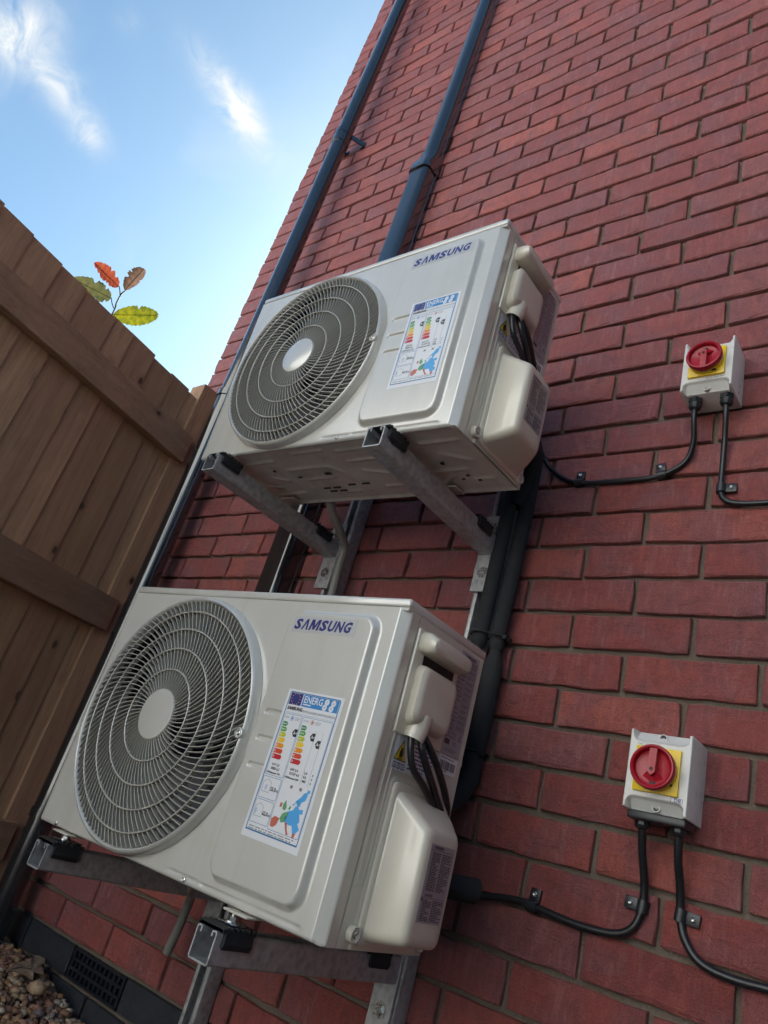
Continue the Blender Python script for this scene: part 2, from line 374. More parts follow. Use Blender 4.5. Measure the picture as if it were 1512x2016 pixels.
# --------------------------------------------------------------- flat print
def text_tris(body, size, shear=0.0, bold=0.0, sx=1.0, align='LEFT', spc=1.0):
    cu = bpy.data.curves.new('t', 'FONT'); cu.body = body; cu.size = size; cu.shear = shear; cu.offset = bold; cu.align_x = align
    cu.resolution_u = 2; cu.space_character = spc; cu.fill_mode = 'BOTH' if hasattr(cu, 'fill_mode') else cu.fill_mode
    o = bpy.data.objects.new('t', cu); COL.objects.link(o)
    dg = bpy.context.evaluated_depsgraph_get(); me = o.evaluated_get(dg).to_mesh()
    vs = [(v.co.x * sx, v.co.y) for v in me.vertices]; fs = [tuple(p_.vertices) for p_ in me.polygons]
    o.evaluated_get(dg).to_mesh_clear(); bpy.data.objects.remove(o); bpy.data.curves.remove(cu)
    return vs, fs
class Print:
    """flat printed matter: u to the right, v up, in metres; layers lie 0.15 mm apart"""
    def __init__(s, P0, U, V, Nn): s.bm = nb(); s.P0, s.U, s.V, s.N = Vector(P0), Vector(U), Vector(V), Vector(Nn); s.mats = []
    def mi(s, m):
        if m not in s.mats: s.mats.append(m)
        return s.mats.index(m)
    def pt(s, u, v, l): return s.P0 + s.U * u + s.V * v + s.N * (0.0003 + 0.00018 * l)
    def poly(s, pts, m, l=1):
        f = s.bm.faces.new([s.bm.verts.new(s.pt(u, v, l)) for u, v in pts]); f.material_index = s.mi(m)
    def rect(s, u0, v0, u1, v1, m, l=1): s.poly([(u0, v0), (u1, v0), (u1, v1), (u0, v1)], m, l)
    def sheet(s, w, h, m):                                     # the sticker itself, with its thickness
        a = [s.bm.verts.new(s.P0 + s.U * u + s.V * v) for u, v in ((0, -h), (w, -h), (w, 0), (0, 0))]
        b = [s.bm.verts.new(s.pt(u, v, 0)) for u, v in ((0, -h), (w, -h), (w, 0), (0, 0))]
        k = s.mi(m)
        s.bm.faces.new(b).material_index = k
        for i in range(4): s.bm.faces.new((a[i], a[(i + 1) % 4], b[(i + 1) % 4], b[i])).material_index = k
    def rrect(s, u0, v0, u1, v1, r_, w, m, l=1):               # outline of a rounded box
        def ring(i):
            o = []
            for cx, cy, a in ((u1 - r_, v1 - r_, 0), (u0 + r_, v1 - r_, 90), (u0 + r_, v0 + r_, 180), (u1 - r_, v0 + r_, 270)):
                for k in range(4): o.append((cx + (r_ - i) * math.cos(R(a + 30 * k)), cy + (r_ - i) * math.sin(R(a + 30 * k))))
            return o
        A, B = ring(0), ring(w); n = len(A)
        for k in range(n): s.poly([A[k], A[(k + 1) % n], B[(k + 1) % n], B[k]], m, l)
    def disc(s, u, v, r_, m, l=1, n=14): s.poly([(u + r_ * math.cos(2 * math.pi * k / n), v + r_ * math.sin(2 * math.pi * k / n)) for k in range(n)], m, l)
    def text(s, body, u, v, size, m, l=2, **k):
        vs, fs = text_tris(body, size, **k); vv = [s.bm.verts.new(s.pt(u + x, v + y, l)) for x, y in vs]; q = s.mi(m)
        for f in fs:
            try: s.bm.faces.new([vv[i] for i in f]).material_index = q
            except ValueError: pass
    def fine(s, u0, v0, u1, v1, m, pitch=0.0022, h=0.0011, l=1, seed=1, word=0.004):   # print too fine to read
        rnd = random.Random(seed); v = v1
        while v - h > v0:
            u = u0; end = u1 - (rnd.random() ** 3) * (u1 - u0) * 0.6
            while u < end:
                w = word * (0.4 + rnd.random()); s.rect(u, v - h, min(u + w, end), v, m, l); u += w + word * 0.22
            v -= pitch
    def done(s, name, parent):
        for f in s.bm.faces:
            if f.normal.dot(s.N) < -0.5: f.normal_flip()
        bmesh.ops.triangulate(s.bm, faces=[f for f in s.bm.faces if len(f.verts) > 4])
        me = bpy.data.meshes.new(name); s.bm.to_mesh(me); s.bm.free()
        for m in s.mats: me.materials.append(M[m])
        return link(bpy.data.objects.new(name, me), parent)

# ================================================================== the brick house
XC = -1.690                                    # left corner of the house
def lerp_tab(tab, k):
    for (a, va), (b, vb) in zip(tab, tab[1:]):
        if a <= k <= b: return va + (vb - va) * (k - a) / (b - a)
    return tab[0][1] if k < tab[0][0] else tab[-1][1]
DX = [(-28, -.022), (-20, -.017), (-15, -.009), (-12, 0), (-9, .008), (0, .009), (10, .008), (14, -.001), (22, -.002)]
DZ = [(-60, .06), (-28, .028), (-23, .014), (-18, .006), (-12, 0), (-4, -.004), (4, -.005), (11, .003), (22, 0), (26, 0)]
house = empty('brick_house', (0, 0, -1.85), 'red brick side wall of a house rising past the air conditioning units', 'house')
HZ = 1.85
core = nb()
box(core, XC + 0.012, 4.0, 0.0125, 6.0, -0.4, 5.2)
obj('wall_core', core, M['mortar'], house, smooth=False)
rf = nb()
for a in (nb(),): a.free()
vsr = [rf.verts.new(v) for v in ((XC - 0.05, -0.30, 5.2), (4.2, -0.30, 5.2), (4.2, 6.3, 5.2), (XC - 0.05, 6.3, 5.2), (XC - 0.05, 3.0, 7.0), (4.2, 3.0, 7.0))]
for q in ((0, 1, 2, 3), (0, 4, 5, 1), (3, 2, 5, 4), (0, 3, 4), (1, 5, 2)): rf.faces.new([vsr[i] for i in q])
obj('roof', rf, simple('roof_tile', (0.10, 0.07, 0.06), 0.8), house, smooth=False)

def brick_mesh(L_, seed, rough=1.0):
    """one brick: irregular arrises round the face, corners knocked off here and there; front towards -y"""
    rnd = random.Random(seed); bm = nb(); h = 0.065; out_, inn = [], []
    nl = 6 if L_ > 0.15 else 3
    pts = [(-L_ / 2 + L_ * i / nl, -h / 2) for i in range(nl)] + [(L_ / 2, -h / 2 + h * i / 2) for i in range(2)] + [(L_ / 2 - L_ * i / nl, h / 2) for i in range(nl)] + [(-L_ / 2, h / 2 - h * i / 2) for i in range(2)]
    for x, z in pts:
        j = 0.0017 * rough
        ox, oz = x + rnd.uniform(-j, j), z + rnd.uniform(-j, j)
        chip = 0.0014 + (rnd.random() ** 4) * 0.0095 * rough
        cx = -1 if x > 0 else 1; cz = -1 if z > 0 else 1
        ex = chip if abs(abs(x) - L_ / 2) < 1e-4 else 0; ez = chip if abs(abs(z) - h / 2) < 1e-4 else 0
        out_.append((ox, rnd.uniform(0.0018, 0.0032), oz)); inn.append((ox + cx * ex, rnd.uniform(-0.0009, 0.0007), oz + cz * ez))
    n = len(pts)
    b = [bm.verts.new((x, 0.022, z)) for x, _, z in out_]; o = [bm.verts.new(p_) for p_ in out_]; i_ = [bm.verts.new(p_) for p_ in inn]
    for k in range(n):
        k2 = (k + 1) % n
        bm.faces.new((b[k], b[k2], o[k2], o[k])); bm.faces.new((o[k], o[k2], i_[k2], i_[k]))
    bm.faces.new(i_)
    return bm
def mesh_of(bm, mat, name):
    bmesh.ops.recalc_face_normals(bm, faces=bm.faces); me = bpy.data.meshes.new(name); bm.to_mesh(me); bm.free(); me.materials.append(mat); return me
full = [mesh_of(brick_mesh(0.215, i), M['brick'], 'brick') for i in range(14)]
half = [mesh_of(brick_mesh(0.1025, 100 + i), M['brick'], 'brick') for i in range(4)]
fullb = [mesh_of(brick_mesh(0.215, 200 + i, 0.4), M['blue_brick'], 'blue_brick') for i in range(3)]
halfb = [mesh_of(brick_mesh(0.1025, 220 + i, 0.4), M['blue_brick'], 'blue_brick') for i in range(2)]
LUq = [(281, 1160), (804, 1172), (944, 1284), (905, 1640), (850, 1876), (631, 1870), (69, 1605)]
UUq = [(521, 606), (1000, 441), (1107, 589), (1090, 900), (1015, 970), (604, 994), (395, 901)]
def inpoly(x, y, q):
    c = False
    for i in range(len(q)):
        (x0, y0), (x1, y1) = q[i], q[i - 1]
        if (y0 > y) != (y1 > y) and x < (x1 - x0) * (y - y0) / (y1 - y0) + x0: c = not c
    return c
cells = []
rb = random.Random(3)
for k in range(-43, 26):
    dx = lerp_tab(DX, k); z = -k * 0.075 + lerp_tab(DZ, k)
    par = 1 - (k % 2)                     # parity of the perpend index
    hs = []
    x = XC
    if k % 2 == 1: hs.append((-15, 1))
    h0 = -15 if par else -14
    while h0 < 34: hs.append((h0, 2)); h0 += 2
    for h_, n_ in hs:
        x0 = h_ * 0.1125 + dx; x1 = (h_ + n_) * 0.1125 + dx
        if h_ == -15: x0 = XC - 0.005
        if x0 > 3.6: continue
        if k == 23 and h_ == -10: continue      # the air vent takes this place
        cells.append((k, x0 + 0.005, x1 - 0.005, z))
scored = []
for c in cells:
    k, x0, x1, z = c; xm = (x0 + x1) / 2; P = project((xm, 0, z)); s = 0
    if P and -40 < P[0] < 1552 and -40 < P[1] < 2056:
        a, b = project((x0, 0, z)), project((x1, 0, z)); u, v = project((xm, 0, z - .03)), project((xm, 0, z + .03))
        s = math.hypot(a[0] - b[0], a[1] - b[1]) * math.hypot(u[0] - v[0], u[1] - v[1])
        if inpoly(P[0], P[1], LUq) or inpoly(P[0], P[1], UUq) : s *= 0.001
    scored.append((s, c))
scored.sort(key=lambda q: -q[0])
keep = scored[:300]; rest = scored[300:]
for s, (k, x0, x1, z) in keep:
    blue = k >= 23; L_ = x1 - x0; short = L_ < 0.15
    me = rb.choice((halfb if short else fullb) if blue else (half if short else full))
    o = bpy.data.objects.new('blue_brick' if blue else 'brick', me); o['tint'] = rb.random()
    o.location = ((x0 + x1) / 2, rb.uniform(-0.0016, 0.0012), z + HZ + rb.uniform(-0.0012, 0.0012))
    o.rotation_euler = (rb.uniform(-0.010, 0.010), rb.uniform(-0.006, 0.006), rb.uniform(-0.006, 0.006))
    if rb.random() < 0.5: o.rotation_euler.y += math.pi
    o.scale = (L_ / (0.1025 if short else 0.215), 1, 1)
    link(o, house)
vb, fb, tb = [], [], []
protos = {}
for i, me in enumerate(full + half): protos[i] = ([tuple(v.co) for v in me.vertices], [tuple(p_.vertices) for p_ in me.polygons])
for s, (k, x0, x1, z) in rest:
    L_ = x1 - x0; short = L_ < 0.15
    vs, fs = protos[14 + rb.randrange(4) if short else rb.randrange(14)]
    sx = L_ / (0.1025 if short else 0.215); b0 = len(vb); oy = rb.uniform(-0.0016, 0.0012); rx = rb.uniform(-0.012, 0.012); ti = rb.random()
    for x, y, zz in vs: vb.append(((x0 + x1) / 2 + x * sx, y + oy + zz * rx, zz + z + HZ))
    for f in fs: fb.append(tuple(b0 + i for i in f)); tb.append(ti)
me = bpy.data.meshes.new('brick_courses'); me.from_pydata(vb, [], fb); me.materials.append(M['brick_far'])
at = me.attributes.new('tint', 'FLOAT', 'FACE'); at.data.foreach_set('value', tb)
bc = link(bpy.data.objects.new('brick_courses', me), house); bc['kind'] = 'stuff'
# returns of the corner bricks down the left side
rt = nb()
for k in range(-43, 26):
    z = -k * 0.075 + lerp_tab(DZ, k) + HZ
    y = 0.024 if True else 0
    y += 0.085 if k % 2 == 0 else 0.195
    box(rt, XC, XC + 0.05, 0.0225, y, z - 0.0325, z + 0.0325)
    while y < 2.0: box(rt, XC, XC + 0.05, y + 0.01, y + 0.225, z - 0.0325, z + 0.0325); y += 0.225
c = obj('corner_brick_courses', rt, M['brick_far'], house, smooth=False); c['kind'] = 'stuff'
# air vent in the blue brick course
vx0, vx1, vz = -10 * .1125 + .004 + .001, -8 * .1125 + .001 - .004, -23 * .075 + HZ
v = nb(); W_ = vx1 - vx0
box(v, vx0, vx1, 0.010, 0.02, vz - .032, vz + .032)
for i in range(4):
    zz = vz - .032 + i * (0.064 - .006) / 3; box(v, vx0, vx1, 0.0005, 0.0108, zz, zz + .006)
for i in range(12):
    xx = vx0 + i * (W_ - .006) / 11; box(v, xx, xx + .006 if i in (0, 11) else xx + .0045, 0.001, 0.0112, vz - .0315, vz + .0315)
obj('air_vent', v, simple('vent_plastic', (0.012, 0.014, 0.022), 0.45), house, smooth=False)

# ================================================================== drainpipe and trunking
PX, PY, PR = -1.372, -0.080, 0.034
dp = empty('drainpipe', (PX, PY, -1.80), 'round glossy black drainpipe nearest the corner of the house', 'drainpipe')
obj('pipe', lathe(nb(), [(PR, 0.0), (PR, 5.1)], (0, 0, 0), (0, 0, 1), 40), M['upvc'], dp)
for zc in (1.336, -0.05, 3.2, -1.45):
    b = nb(); z0 = zc + 1.8
    lathe(b, [(PR + .0002, -0.012), (PR + 0.004, -0.012), (PR + 0.004, 0.012), (PR + .0002, 0.012)], (0, 0, z0), (0, 0, 1), 36)
    cl = obj('pipe_clip', b, M['upvc'], dp)
    for sx in (-1, 1):
        b = nb()
        extrude_profile(b, [(0, 0), (0.006 * sx, 0), (0.034 * sx, 0.052), (0.026 * sx, 0.052)], ((sx * 0.026, 0.022, z0 - 0.011), (1, 0, 0), (0, 1, 0), (0, 0, 1)), 0.022)
        box(b, sx * 0.05 - 0.014, sx * 0.05 + 0.014, 0.073, 0.079, z0 - 0.012, z0 + 0.012)
        obj('bracket_leg', b, M['upvc'], cl, smooth=False)
# pipe socket (swollen joint)
obj('socket', lathe(nb(), [(PR + .0004, -.05), (PR + .0035, -.048), (PR + .0035, .0), (PR + .0004, .002)], (0, 0, 1.336 + 1.8 - .016), (0, 0, 1), 40), M['upvc'], dp)

tr = empty('cable_trunking', (-0.84, 0, -1.80), 'black plastic trunking narrowing above a collar behind the upper unit', 'trunking')
def dprof(w, d, r_, n=7, lip=True):
    o = [(-w / 2, 0)]
    for k in range(n + 1): a = R(180 - 90 * k / n); o.append((-w / 2 + r_ + r_ * math.cos(a), d - r_ + r_ * math.sin(a)))
    for k in range(n + 1): a = R(90 - 90 * k / n); o.append((w / 2 - r_ + r_ * math.cos(a), d - r_ + r_ * math.sin(a)))
    o += [(w / 2, 0.018), (w / 2 + .003, 0.016), (w / 2 + .003, 0.0)] if lip else [(w / 2, 0)]
    return o
ZC = 0.90 + 1.8
fr = lambda z0: ((0.0, 0.001, z0), (1, 0, 0), (0, -1, 0), (0, 0, 1))
obj('upper_duct', extrude_profile(nb(), dprof(0.070, 0.062, 0.033), fr(ZC), 2.2), M['upvc'], tr, loc=(0.006, 0, 0))
obj('lower_duct', extrude_profile(nb(), dprof(0.084, 0.070, 0.020), fr(0.50), ZC - 0.502), M['upvc'], tr, loc=(0.0, 0, 0))
b = nb()
A = dprof(0.094, 0.076, 0.024, lip=False); B = dprof(0.094, 0.076, 0.026, lip=False); Cc = dprof(0.078, 0.066, 0.034, lip=False)
rings = [[b.verts.new((x + ox, 0.001 - y, z)) for x, y in P_] for P_, z, ox in ((A, ZC - 0.035, 0), (A, ZC - 0.005, 0), (Cc, ZC + 0.035, .006), (Cc, ZC + 0.060, .006))]
for a_, b_ in zip(rings, rings[1:]):
    for k in range(len(a_)): b.faces.new((a_[k], a_[(k + 1) % len(a_)], b_[(k + 1) % len(a_)], b_[k]))
b.faces.new(rings[0][::-1]); b.faces.new(rings[-1])
obj('collar', b, M['upvc'], tr)

# ================================================================== wall rails and bracket arms
CP = channel_profile()
GP = channel_profile(h=0.041)
for xr, z0, z1, lab in ((-0.632, -2.0, -0.47, 'left upright galvanised wall channel behind both units'), (-0.186, -2.0, -0.47, 'right upright galvanised wall channel beside the insulated pipes')):
    o = obj('wall_channel', extrude_profile(nb(), CP, ((0, 0, 0), (1, 0, 0), (0, -1, 0), (0, 0, 1)), z1 - z0), M['steel'], None, (xr, -0.0025, z0))
    tag(o, lab, 'channel', 'upright wall channels')
def arm(x, ztop, yfront, label, wallpad):
    t_ = empty('bracket_arm', (x, -0.044, ztop - 0.0205), label, 'bracket', 'arms carrying the units')
    ln = -0.052 - yfront
    obj('channel', extrude_profile(nb(), CP, ((0, -0.008, -0.0205), (1, 0, 0), (0, 0, 1), (0, -1, 0)), ln), M['steel'], t_)
    b = bx(-0.023, 0.023, -0.0085, -0.0025, -0.105, 0.075, bev=0.001, seg=1); obj('wall_plate', b, M['steel'], t_)
    for zz in (0.045, -0.062): obj('bolt', hexbolt(nb(), (0, -0.0086, zz), (0, -1, 0), 0.0085, 0.006, 0.013), M['bolt'], t_)
    # ribbed rubber pads between the arm and the feet of the unit, front and rear
    for py in (yfront + 0.044 + 0.035, -0.075):
        b = nb()
        n = 12
        for i in range(n):
            yy = py - 0.030 + i * 0.062 / n
            box(b, -0.026, 0.026, yy, yy + 0.0034, 0.0200, 0.0275 if i % 2 else 0.0255)
        box(b, -0.024, 0.024, py - 0.030, py + 0.032, 0.0198, 0.0240)
        for sx in (-1, 1):
            extrude_profile(b, [(sx * 0.0212, 0.0235), (sx * 0.0212, 0.004), (sx * 0.0245, 0.001), (sx * 0.0275, 0.008), (sx * 0.0255, 0.0235)], ((0, py - 0.028 + (0.004 if sx > 0 else 0), 0), (1, 0, 0), (0, 0, 1), (0, 1, 0)), 0.052)
        p_ = obj('rubber_pad', b, M['rubber'], t_, smooth=False)
        b = nb(); box(b, -0.017, 0.017, py - 0.010, py + 0.030, 0.0278, 0.0302, bev=0.001, seg=1); hexbolt(b, (0, py + 0.004, 0.0302), (0, 0, 1), 0.0075, 0.006, 0.010)
        obj('foot_bolt', b, M['bolt'], p_)
    return t_
arm(-0.650, -0.637, -0.478, 'left galvanised arm under the upper unit', 0)
arm(-0.188, -0.640, -0.478, 'right galvanised arm under the upper unit, bolted beside the insulated pipes', 0)
arm(-0.650, -1.434, -0.482, 'left galvanised arm under the lower unit, beside the fence', 0)
arm(-0.190, -1.440, -0.482, 'right galvanised arm under the lower unit with an open end', 0)

# ================================================================== the outdoor units
GC = (0.251, 0.2232)
def make_unit():
    w, d, h = 0.7076, 0.2387, 0.4426
    HT = 0.450
    t_ = empty('air_conditioner', (0, 0, 0))
    # inner body
    b = nb()
    box(b, 0.004, w - 0.012, d - 0.004, d, 0.004, HT - 0.004); box(b, 0.0, 0.004, 0.006, d, 0.004, HT - 0.002)
    obj('rear_casing', b, M['side_paint'], t_, smooth=False)
    b = nb()
    box(b, 0.470, 0.474, 0.010, d - 0.006, 0.006, HT - 0.006); box(b, 0.006, 0.470, d - 0.020, d - 0.006, 0.008, HT - 0.008)
    obj('coil_and_divider', b, M['coil'], t_, smooth=False)
    # front panel as one pressed sheet
    fine_u = [(0.470, 0.492, .0018), (0.494, 0.556, .0016), (0.645, 0.672, .0018), (0.686, w, .0013)]
    fine_v = [(0.0, 0.034, .0014), (0.176, 0.193, .0011), (0.216, 0.233, .0011), (0.256, 0.273, .0011), (0.410, 0.436, .0018)]
    us = grid_lines(0, w, 0.006, fine_u); vs = grid_lines(0, HT, 0.006, fine_v)
    def hf(u, v):
        y = 0.0115 * (1 - sstep(-0.0105, 0.0, sd_rrect(u, v, 0.474, 0.668, 0.020, 0.436, 0.030)))
        for zc in (0.1842, 0.2243, 0.2645): y -= 0.0034 * (1 - sstep(-0.0028, 0.0006, sd_cap(u, v, 0.499, zc, 0.552, zc, 0.0046)))
        y -= 0.0020 * (1 - sstep(-0.0020, 0.0010, min(sd_cap(u, v, 0.470, 0.0095, 0.668, 0.0095, 0.003), sd_cap(u, v, 0.395, 0.0105, 0.455, 0.0105, 0.003))))
        q = u - (w - 0.0165)
        if q > 0: y -= max(0.0, q - 0.0012) * 0.80 + (0.0012 if q > 0.0155 else 0)
        q = 0.005 - v
        if q > 0: y -= 0.005 - math.sqrt(max(0.000025 - q * q, 0))
        q = 0.003 - u
        if q > 0: y -= q
        return y
    hole = lambda u, v: math.hypot(u - GC[0], v - GC[1]) < 0.2135
    obj('front_panel', heightfield(us, vs, hf, lambda u, v, y: (u, -y, v), hole), M['paint'], t_)
    b = nb(); lathe(b, [(0.209, 0.020), (0.213, -0.0005)], (GC[0], 0, GC[1]), (0, 1, 0), 64); lathe(b, [(0.2125, 0.001), (0.205, 0.03), (0.203, 0.09)], (GC[0], 0, GC[1]), (0, 1, 0), 64)
    obj('fan_shroud', b, M['dark'], t_)
    # top cover
    b = bx(0.006, w + 0.0015, -0.0015, d + 0.003, HT + 0.0005, HT + 0.0155, bev=0.0050, seg=3); box(b, 0.009, w - 0.001, 0.0015, d + 0.001, HT - 0.003, HT + 0.003)
    obj('top_cover', b, M['paint'], t_)
    # side panel
    us = grid_lines(0.0125, d, 0.006, [(0.024, 0.064, .0011)]); vs = grid_lines(0, HT - 0.001, 0.008, [(0.066, 0.084, .0013), (0.425, 0.442, .0013), (0.205, 0.232, .0016)])
    def hs(u, v):
        y = 0.0
        y -= 0.0070 * (1 - sstep(0.0004, 0.0016, abs(u - 0.0345)))
        for yc in (0.0425, 0.0550): y += 0.0016 * (1 - sstep(0.0, 0.0020, sd_cap(u, v, yc, 0.076, yc, 0.432, 0.0004)))
        y += 0.0020 * (1 - sstep(-0.004, 0.0, sd_rrect(u, v, 0.060, 0.226, -0.02, 0.2225, 0.012)))
        return y
    obj('side_panel', heightfield(us, vs, hs, lambda u, v, y: (w + y - 0.0004, u, v)), M['side_paint'], t_)
    # base pan with pressed ribs and slots
    us = grid_lines(0.002, w - 0.002, 0.0035); vs = grid_lines(0.004, d - 0.001, 0.0032)
    ribs = [(0.05, .05, .20, .05), (.05, .19, .17, .19), (.21, .09, .33, .09), (.21, .09, .21, .17), (.33, .09, .36, .13), (.36, .13, .36, .2), (.23, .135, .31, .135), (.40, .04, .53, .04), (.40, .08, .50, .08), (.41, .12, .52, .16), (.56, .15, .64, .15), (.60, .05, .68, .05),
            (.62, .09, .67, .12), (.64, .19, .68, .19), (.68, .19, .68, .215), (.64, .19, .64, .215), (.10, .10, .17, .13), (.42, .19, .50, .19), (.25, .20, .33, .20), (.28, .03, .36, .03), (.56, .20, .60, .17), (.06, .14, .12, .16)]
    def hb(u, v):
        y = 0.0
        for r_ in ribs:
            q = sd_cap(u, v, r_[0], r_[1], r_[2], r_[3], 0.0026)
            if q < 0.006: y = max(y, 0.0024 * (1 - sstep(-0.001, 0.0045, q)))
        e = min(u - 0.002, w - 0.002 - u, v - 0.004, d - 0.001 - v)
        y += 0.003 * (1 - sstep(0.002, 0.009, e))
        return y
    pan = obj('base_pan', heightfield(us, vs, hb, lambda u, v, y: (u, v, 0.0035 - y)), M['pan'], t_)
    b = nb()
    for (u, v, a, c_) in [(.255, .175, .010, .0022), (.285, .175, .010, .0022), (.262, .190, .010, .0022), (.292, .190, .010, .0022), (.335, .168, .010, .0022), (.375, .168, .010, .0022), (.22, .12, .006, .0016), (.605, .12, .0035, .0035), (.632, .17, .0035, .0025), (.648, .19, .0035, .0025), (.615, .182, .003, .002), (.17, .085, .003, .003), (.31, .115, .008, .004)]:
        box(b, u - a, u + a, v - c_, v + c_, -0.0004, 0.0012)
    obj('drain_slots', b, M['dark'], pan, smooth=False)
    for u in (0.100, 0.563):
        for v in (0.006, d - 0.022): obj('foot_flange', bx(u - 0.024, u + 0.024, v - 0.018, v + 0.018, -0.0045, -0.0012, bev=0.001, seg=1), M['side_paint'], t_)
    # grille
    dome = lambda r_: 0.024 - 0.007 * (r_ / 0.213) ** 2
    rim = nb(); lathe(rim, [(0.2095, -0.006), (0.2115, 0.0125), (0.2125, 0.0165), (0.2150, 0.0185), (0.2185, 0.0165), (0.2205, 0.0120), (0.2215, 0.0050), (0.2225, 0.0008)], (GC[0], 0, GC[1]), (0, -1, 0), 120)
    g = obj('grille_rim', rim, M['paint'], t_)
    b = nb(); a = R(0)
    c = (GC[0] + 0.2120 * math.cos(a), -0.008, GC[1] + 0.2120 * math.sin(a)); lathe(b, [(0.0085, 0.0), (0.0085, 0.0130), (0.0070, 0.0140), (0.0055, 0.0115), (0.0005, 0.0110)], c, (0, -1, 0), 24)
    obj('screw_boss', b, M['paint'], g); obj('screw', screwhead(nb(), (c[0], -0.0192, c[2]), (0, -1, 0), 0.0042), M['bolt'], g)
    radii = [0.0436, 0.0792, 0.118, 0.1555, 0.190]
    for r_ in radii[1:]:
        b = nb(); y0 = dome(r_)
        lathe(b, [(r_ - 0.0009, y0 - 0.010), (r_ - 0.0012, y0 + 0.0002), (r_, y0 + 0.0009), (r_ + 0.0012, y0 + 0.0002), (r_ + 0.0009, y0 - 0.010)], (GC[0], 0, GC[1]), (0, -1, 0), 96, closed=True)
        obj('grille_ring', b, M['vane'], t_)
    b = nb(); lathe(b, [(0.040, 0.008), (0.0442, 0.0165), (0.0442, 0.0225), (0.0430, 0.0245), (0.0405, 0.0252), (0.0004, 0.0256)], (GC[0], 0, GC[1]), (0, -1, 0), 48)
    obj('grille_hub', b, M['paint'], t_)
    # vanes: curved blades between rings, swept anticlockwise
    vv, ff = [], []
    zones = list(zip(radii, radii[1:] + [0.2115])); counts = [58, 74, 88, 100, 110]; sweep = [(6, 16), (16, 24), (24, 30), (30, 33), (33, 36)]
    ph = 0
    for (ra, rb_), n, (s0, s1) in zip(zones, counts, sweep):
        for k in range(n):
            th = 2 * math.pi * (k + 0.5 * (n % 3)) / n; K = 4; prev = None
            for i in range(K + 1):
                f_ = i / K; r_ = ra + (rb_ - ra) * f_
                if i: th += math.tan(R(s0 + (s1 - s0) * f_)) * (rb_ - ra) / K / r_
                y0 = dome(r_) - 0.0006; er = Vector((math.cos(th), 0, math.sin(th))); et = Vector((-math.sin(th), 0, math.cos(th)))
                sw = R(s0 + (s1 - s0) * f_); nrm = (et * math.cos(sw) - er * math.sin(sw)); P0 = Vector((GC[0], 0, GC[1])) + er * r_
                pass
                q = [P0 + nrm * u_ + Vector((0, -(y0 - v_), 0)) for u_, v_ in ((.00050, 0.0), (.00085, .0008), (.00030, .0017), (.00045, .0092), (-.00045, .0092), (-.00030, .0017), (-.00085, .0008), (-.00050, 0.0))]
                b0 = len(vv); vv += [tuple(p_) for p_ in q]
                if prev is not None:
                    for a_ in range(8):
                        if a_ == 3: continue
                        c_ = (a_ + 1) % 8; ff.append((prev + a_, prev + c_, b0 + c_, b0 + a_))
                prev = b0
    me = bpy.data.meshes.new('grille_vanes'); me.from_pydata(vv, [], ff); me.materials.append(M['vane'])
    o = link(bpy.data.objects.new('grille_vanes', me), t_); o['kind'] = 'stuff'
    # fan behind
    fan = obj('fan', lathe(nb(), [(0.052, 0.10), (0.052, 0.045), (0.046, 0.036), (0.0005, 0.034)], (GC[0], 0, GC[1]), (0, 1, 0), 32), M['fan'], t_)
    for kb in range(3):
        b = nb(); g_ = []
        for i in range(8):
            r_ = 0.050 + (0.195 - 0.050) * i / 7; row = []
            for j in range(7):
                t2 = j / 6 - 0.5; th = kb * 2 * math.pi / 3 + 0.5 + t2 * (1.35 - 0.25 * (i / 7)) + 0.35 * (i / 7) ** 2
                row.append(b.verts.new((GC[0] + r_ * math.cos(th), 0.062 + t2 * 0.040, GC[1] + r_ * math.sin(th))))
            g_.append(row)
        for i in range(7):
            for j in range(6): b.faces.new((g_[i][j], g_[i + 1][j], g_[i + 1][j + 1], g_[i][j + 1]))
        obj('fan_blade', b, M['fan'], fan)
    b = nb(); box(b, 0.466, 0.470, 0.0, 0.01, 0.01, 0.02); b.free()
    # valve cover on the side
    b = nb()
    rg = []
    def rr(y0, y1, z0, z1, r_, x, n=5):
        o_ = []
        for cy, cz, a in ((y1 - r_, z1 - r_, 0), (y0 + r_, z1 - r_, 90), (y0 + r_, z0 + r_, 180), (y1 - r_, z0 + r_, 270)):
            for k in range(n): o_.append(b.verts.new((x, cy + r_ * math.cos(R(a + 90 * k / (n - 1))), cz + r_ * math.sin(R(a + 90 * k / (n - 1))))))
        return o_
    X0 = w
    L_ = [rr(.0665, .218, .006, .2155, .010, X0 + .001), rr(.0665, .218, .006, .2155, .010, X0 + .0055), rr(.0685, .216, .008, .2135, .009, X0 + .0070), rr(.0740, .213, .012, .205, .012, X0 + .0072),
          rr(.0750, .2105, .0135, .2025, .013, X0 + .011), rr(.0730, .190, .018, .186, .015, X0 + .040), rr(.0715, .168, .0225, .1710, .015, X0 + .064), rr(.0740, .160, .0250, .1670, .014, X0 + .0700), rr(.0790, .153, .0300, .1610, .011, X0 + .0730), rr(.0860, .146, .037, .154, .006, X0 + .0738)]
    for a_, c_ in zip(L_, L_[1:]):
        for k in range(len(a_)): b.faces.new((a_[k], a_[(k + 1) % len(a_)], c_[(k + 1) % len(a_)], c_[k]))
    b.faces.new(L_[-1])
    vc = obj('valve_cover', b, M['cover'], t_)
    for (y, z) in ((0.057, 0.019), (0.222, 0.016)):
        b = nb(); lathe(b, [(0.0105, 0.0), (0.0105, 0.0085), (0.0090, 0.0095), (0.0070, 0.0070), (0.0004, 0.0068)], (X0, y, z), (1, 0, 0), 24); obj('screw_lug', b, M['cover'], vc)
        b = nb(); screwhead(b, (X0 + 0.0070, y, z), (1, 0, 0), 0.0045); obj('screw', b, M['bolt'], vc)
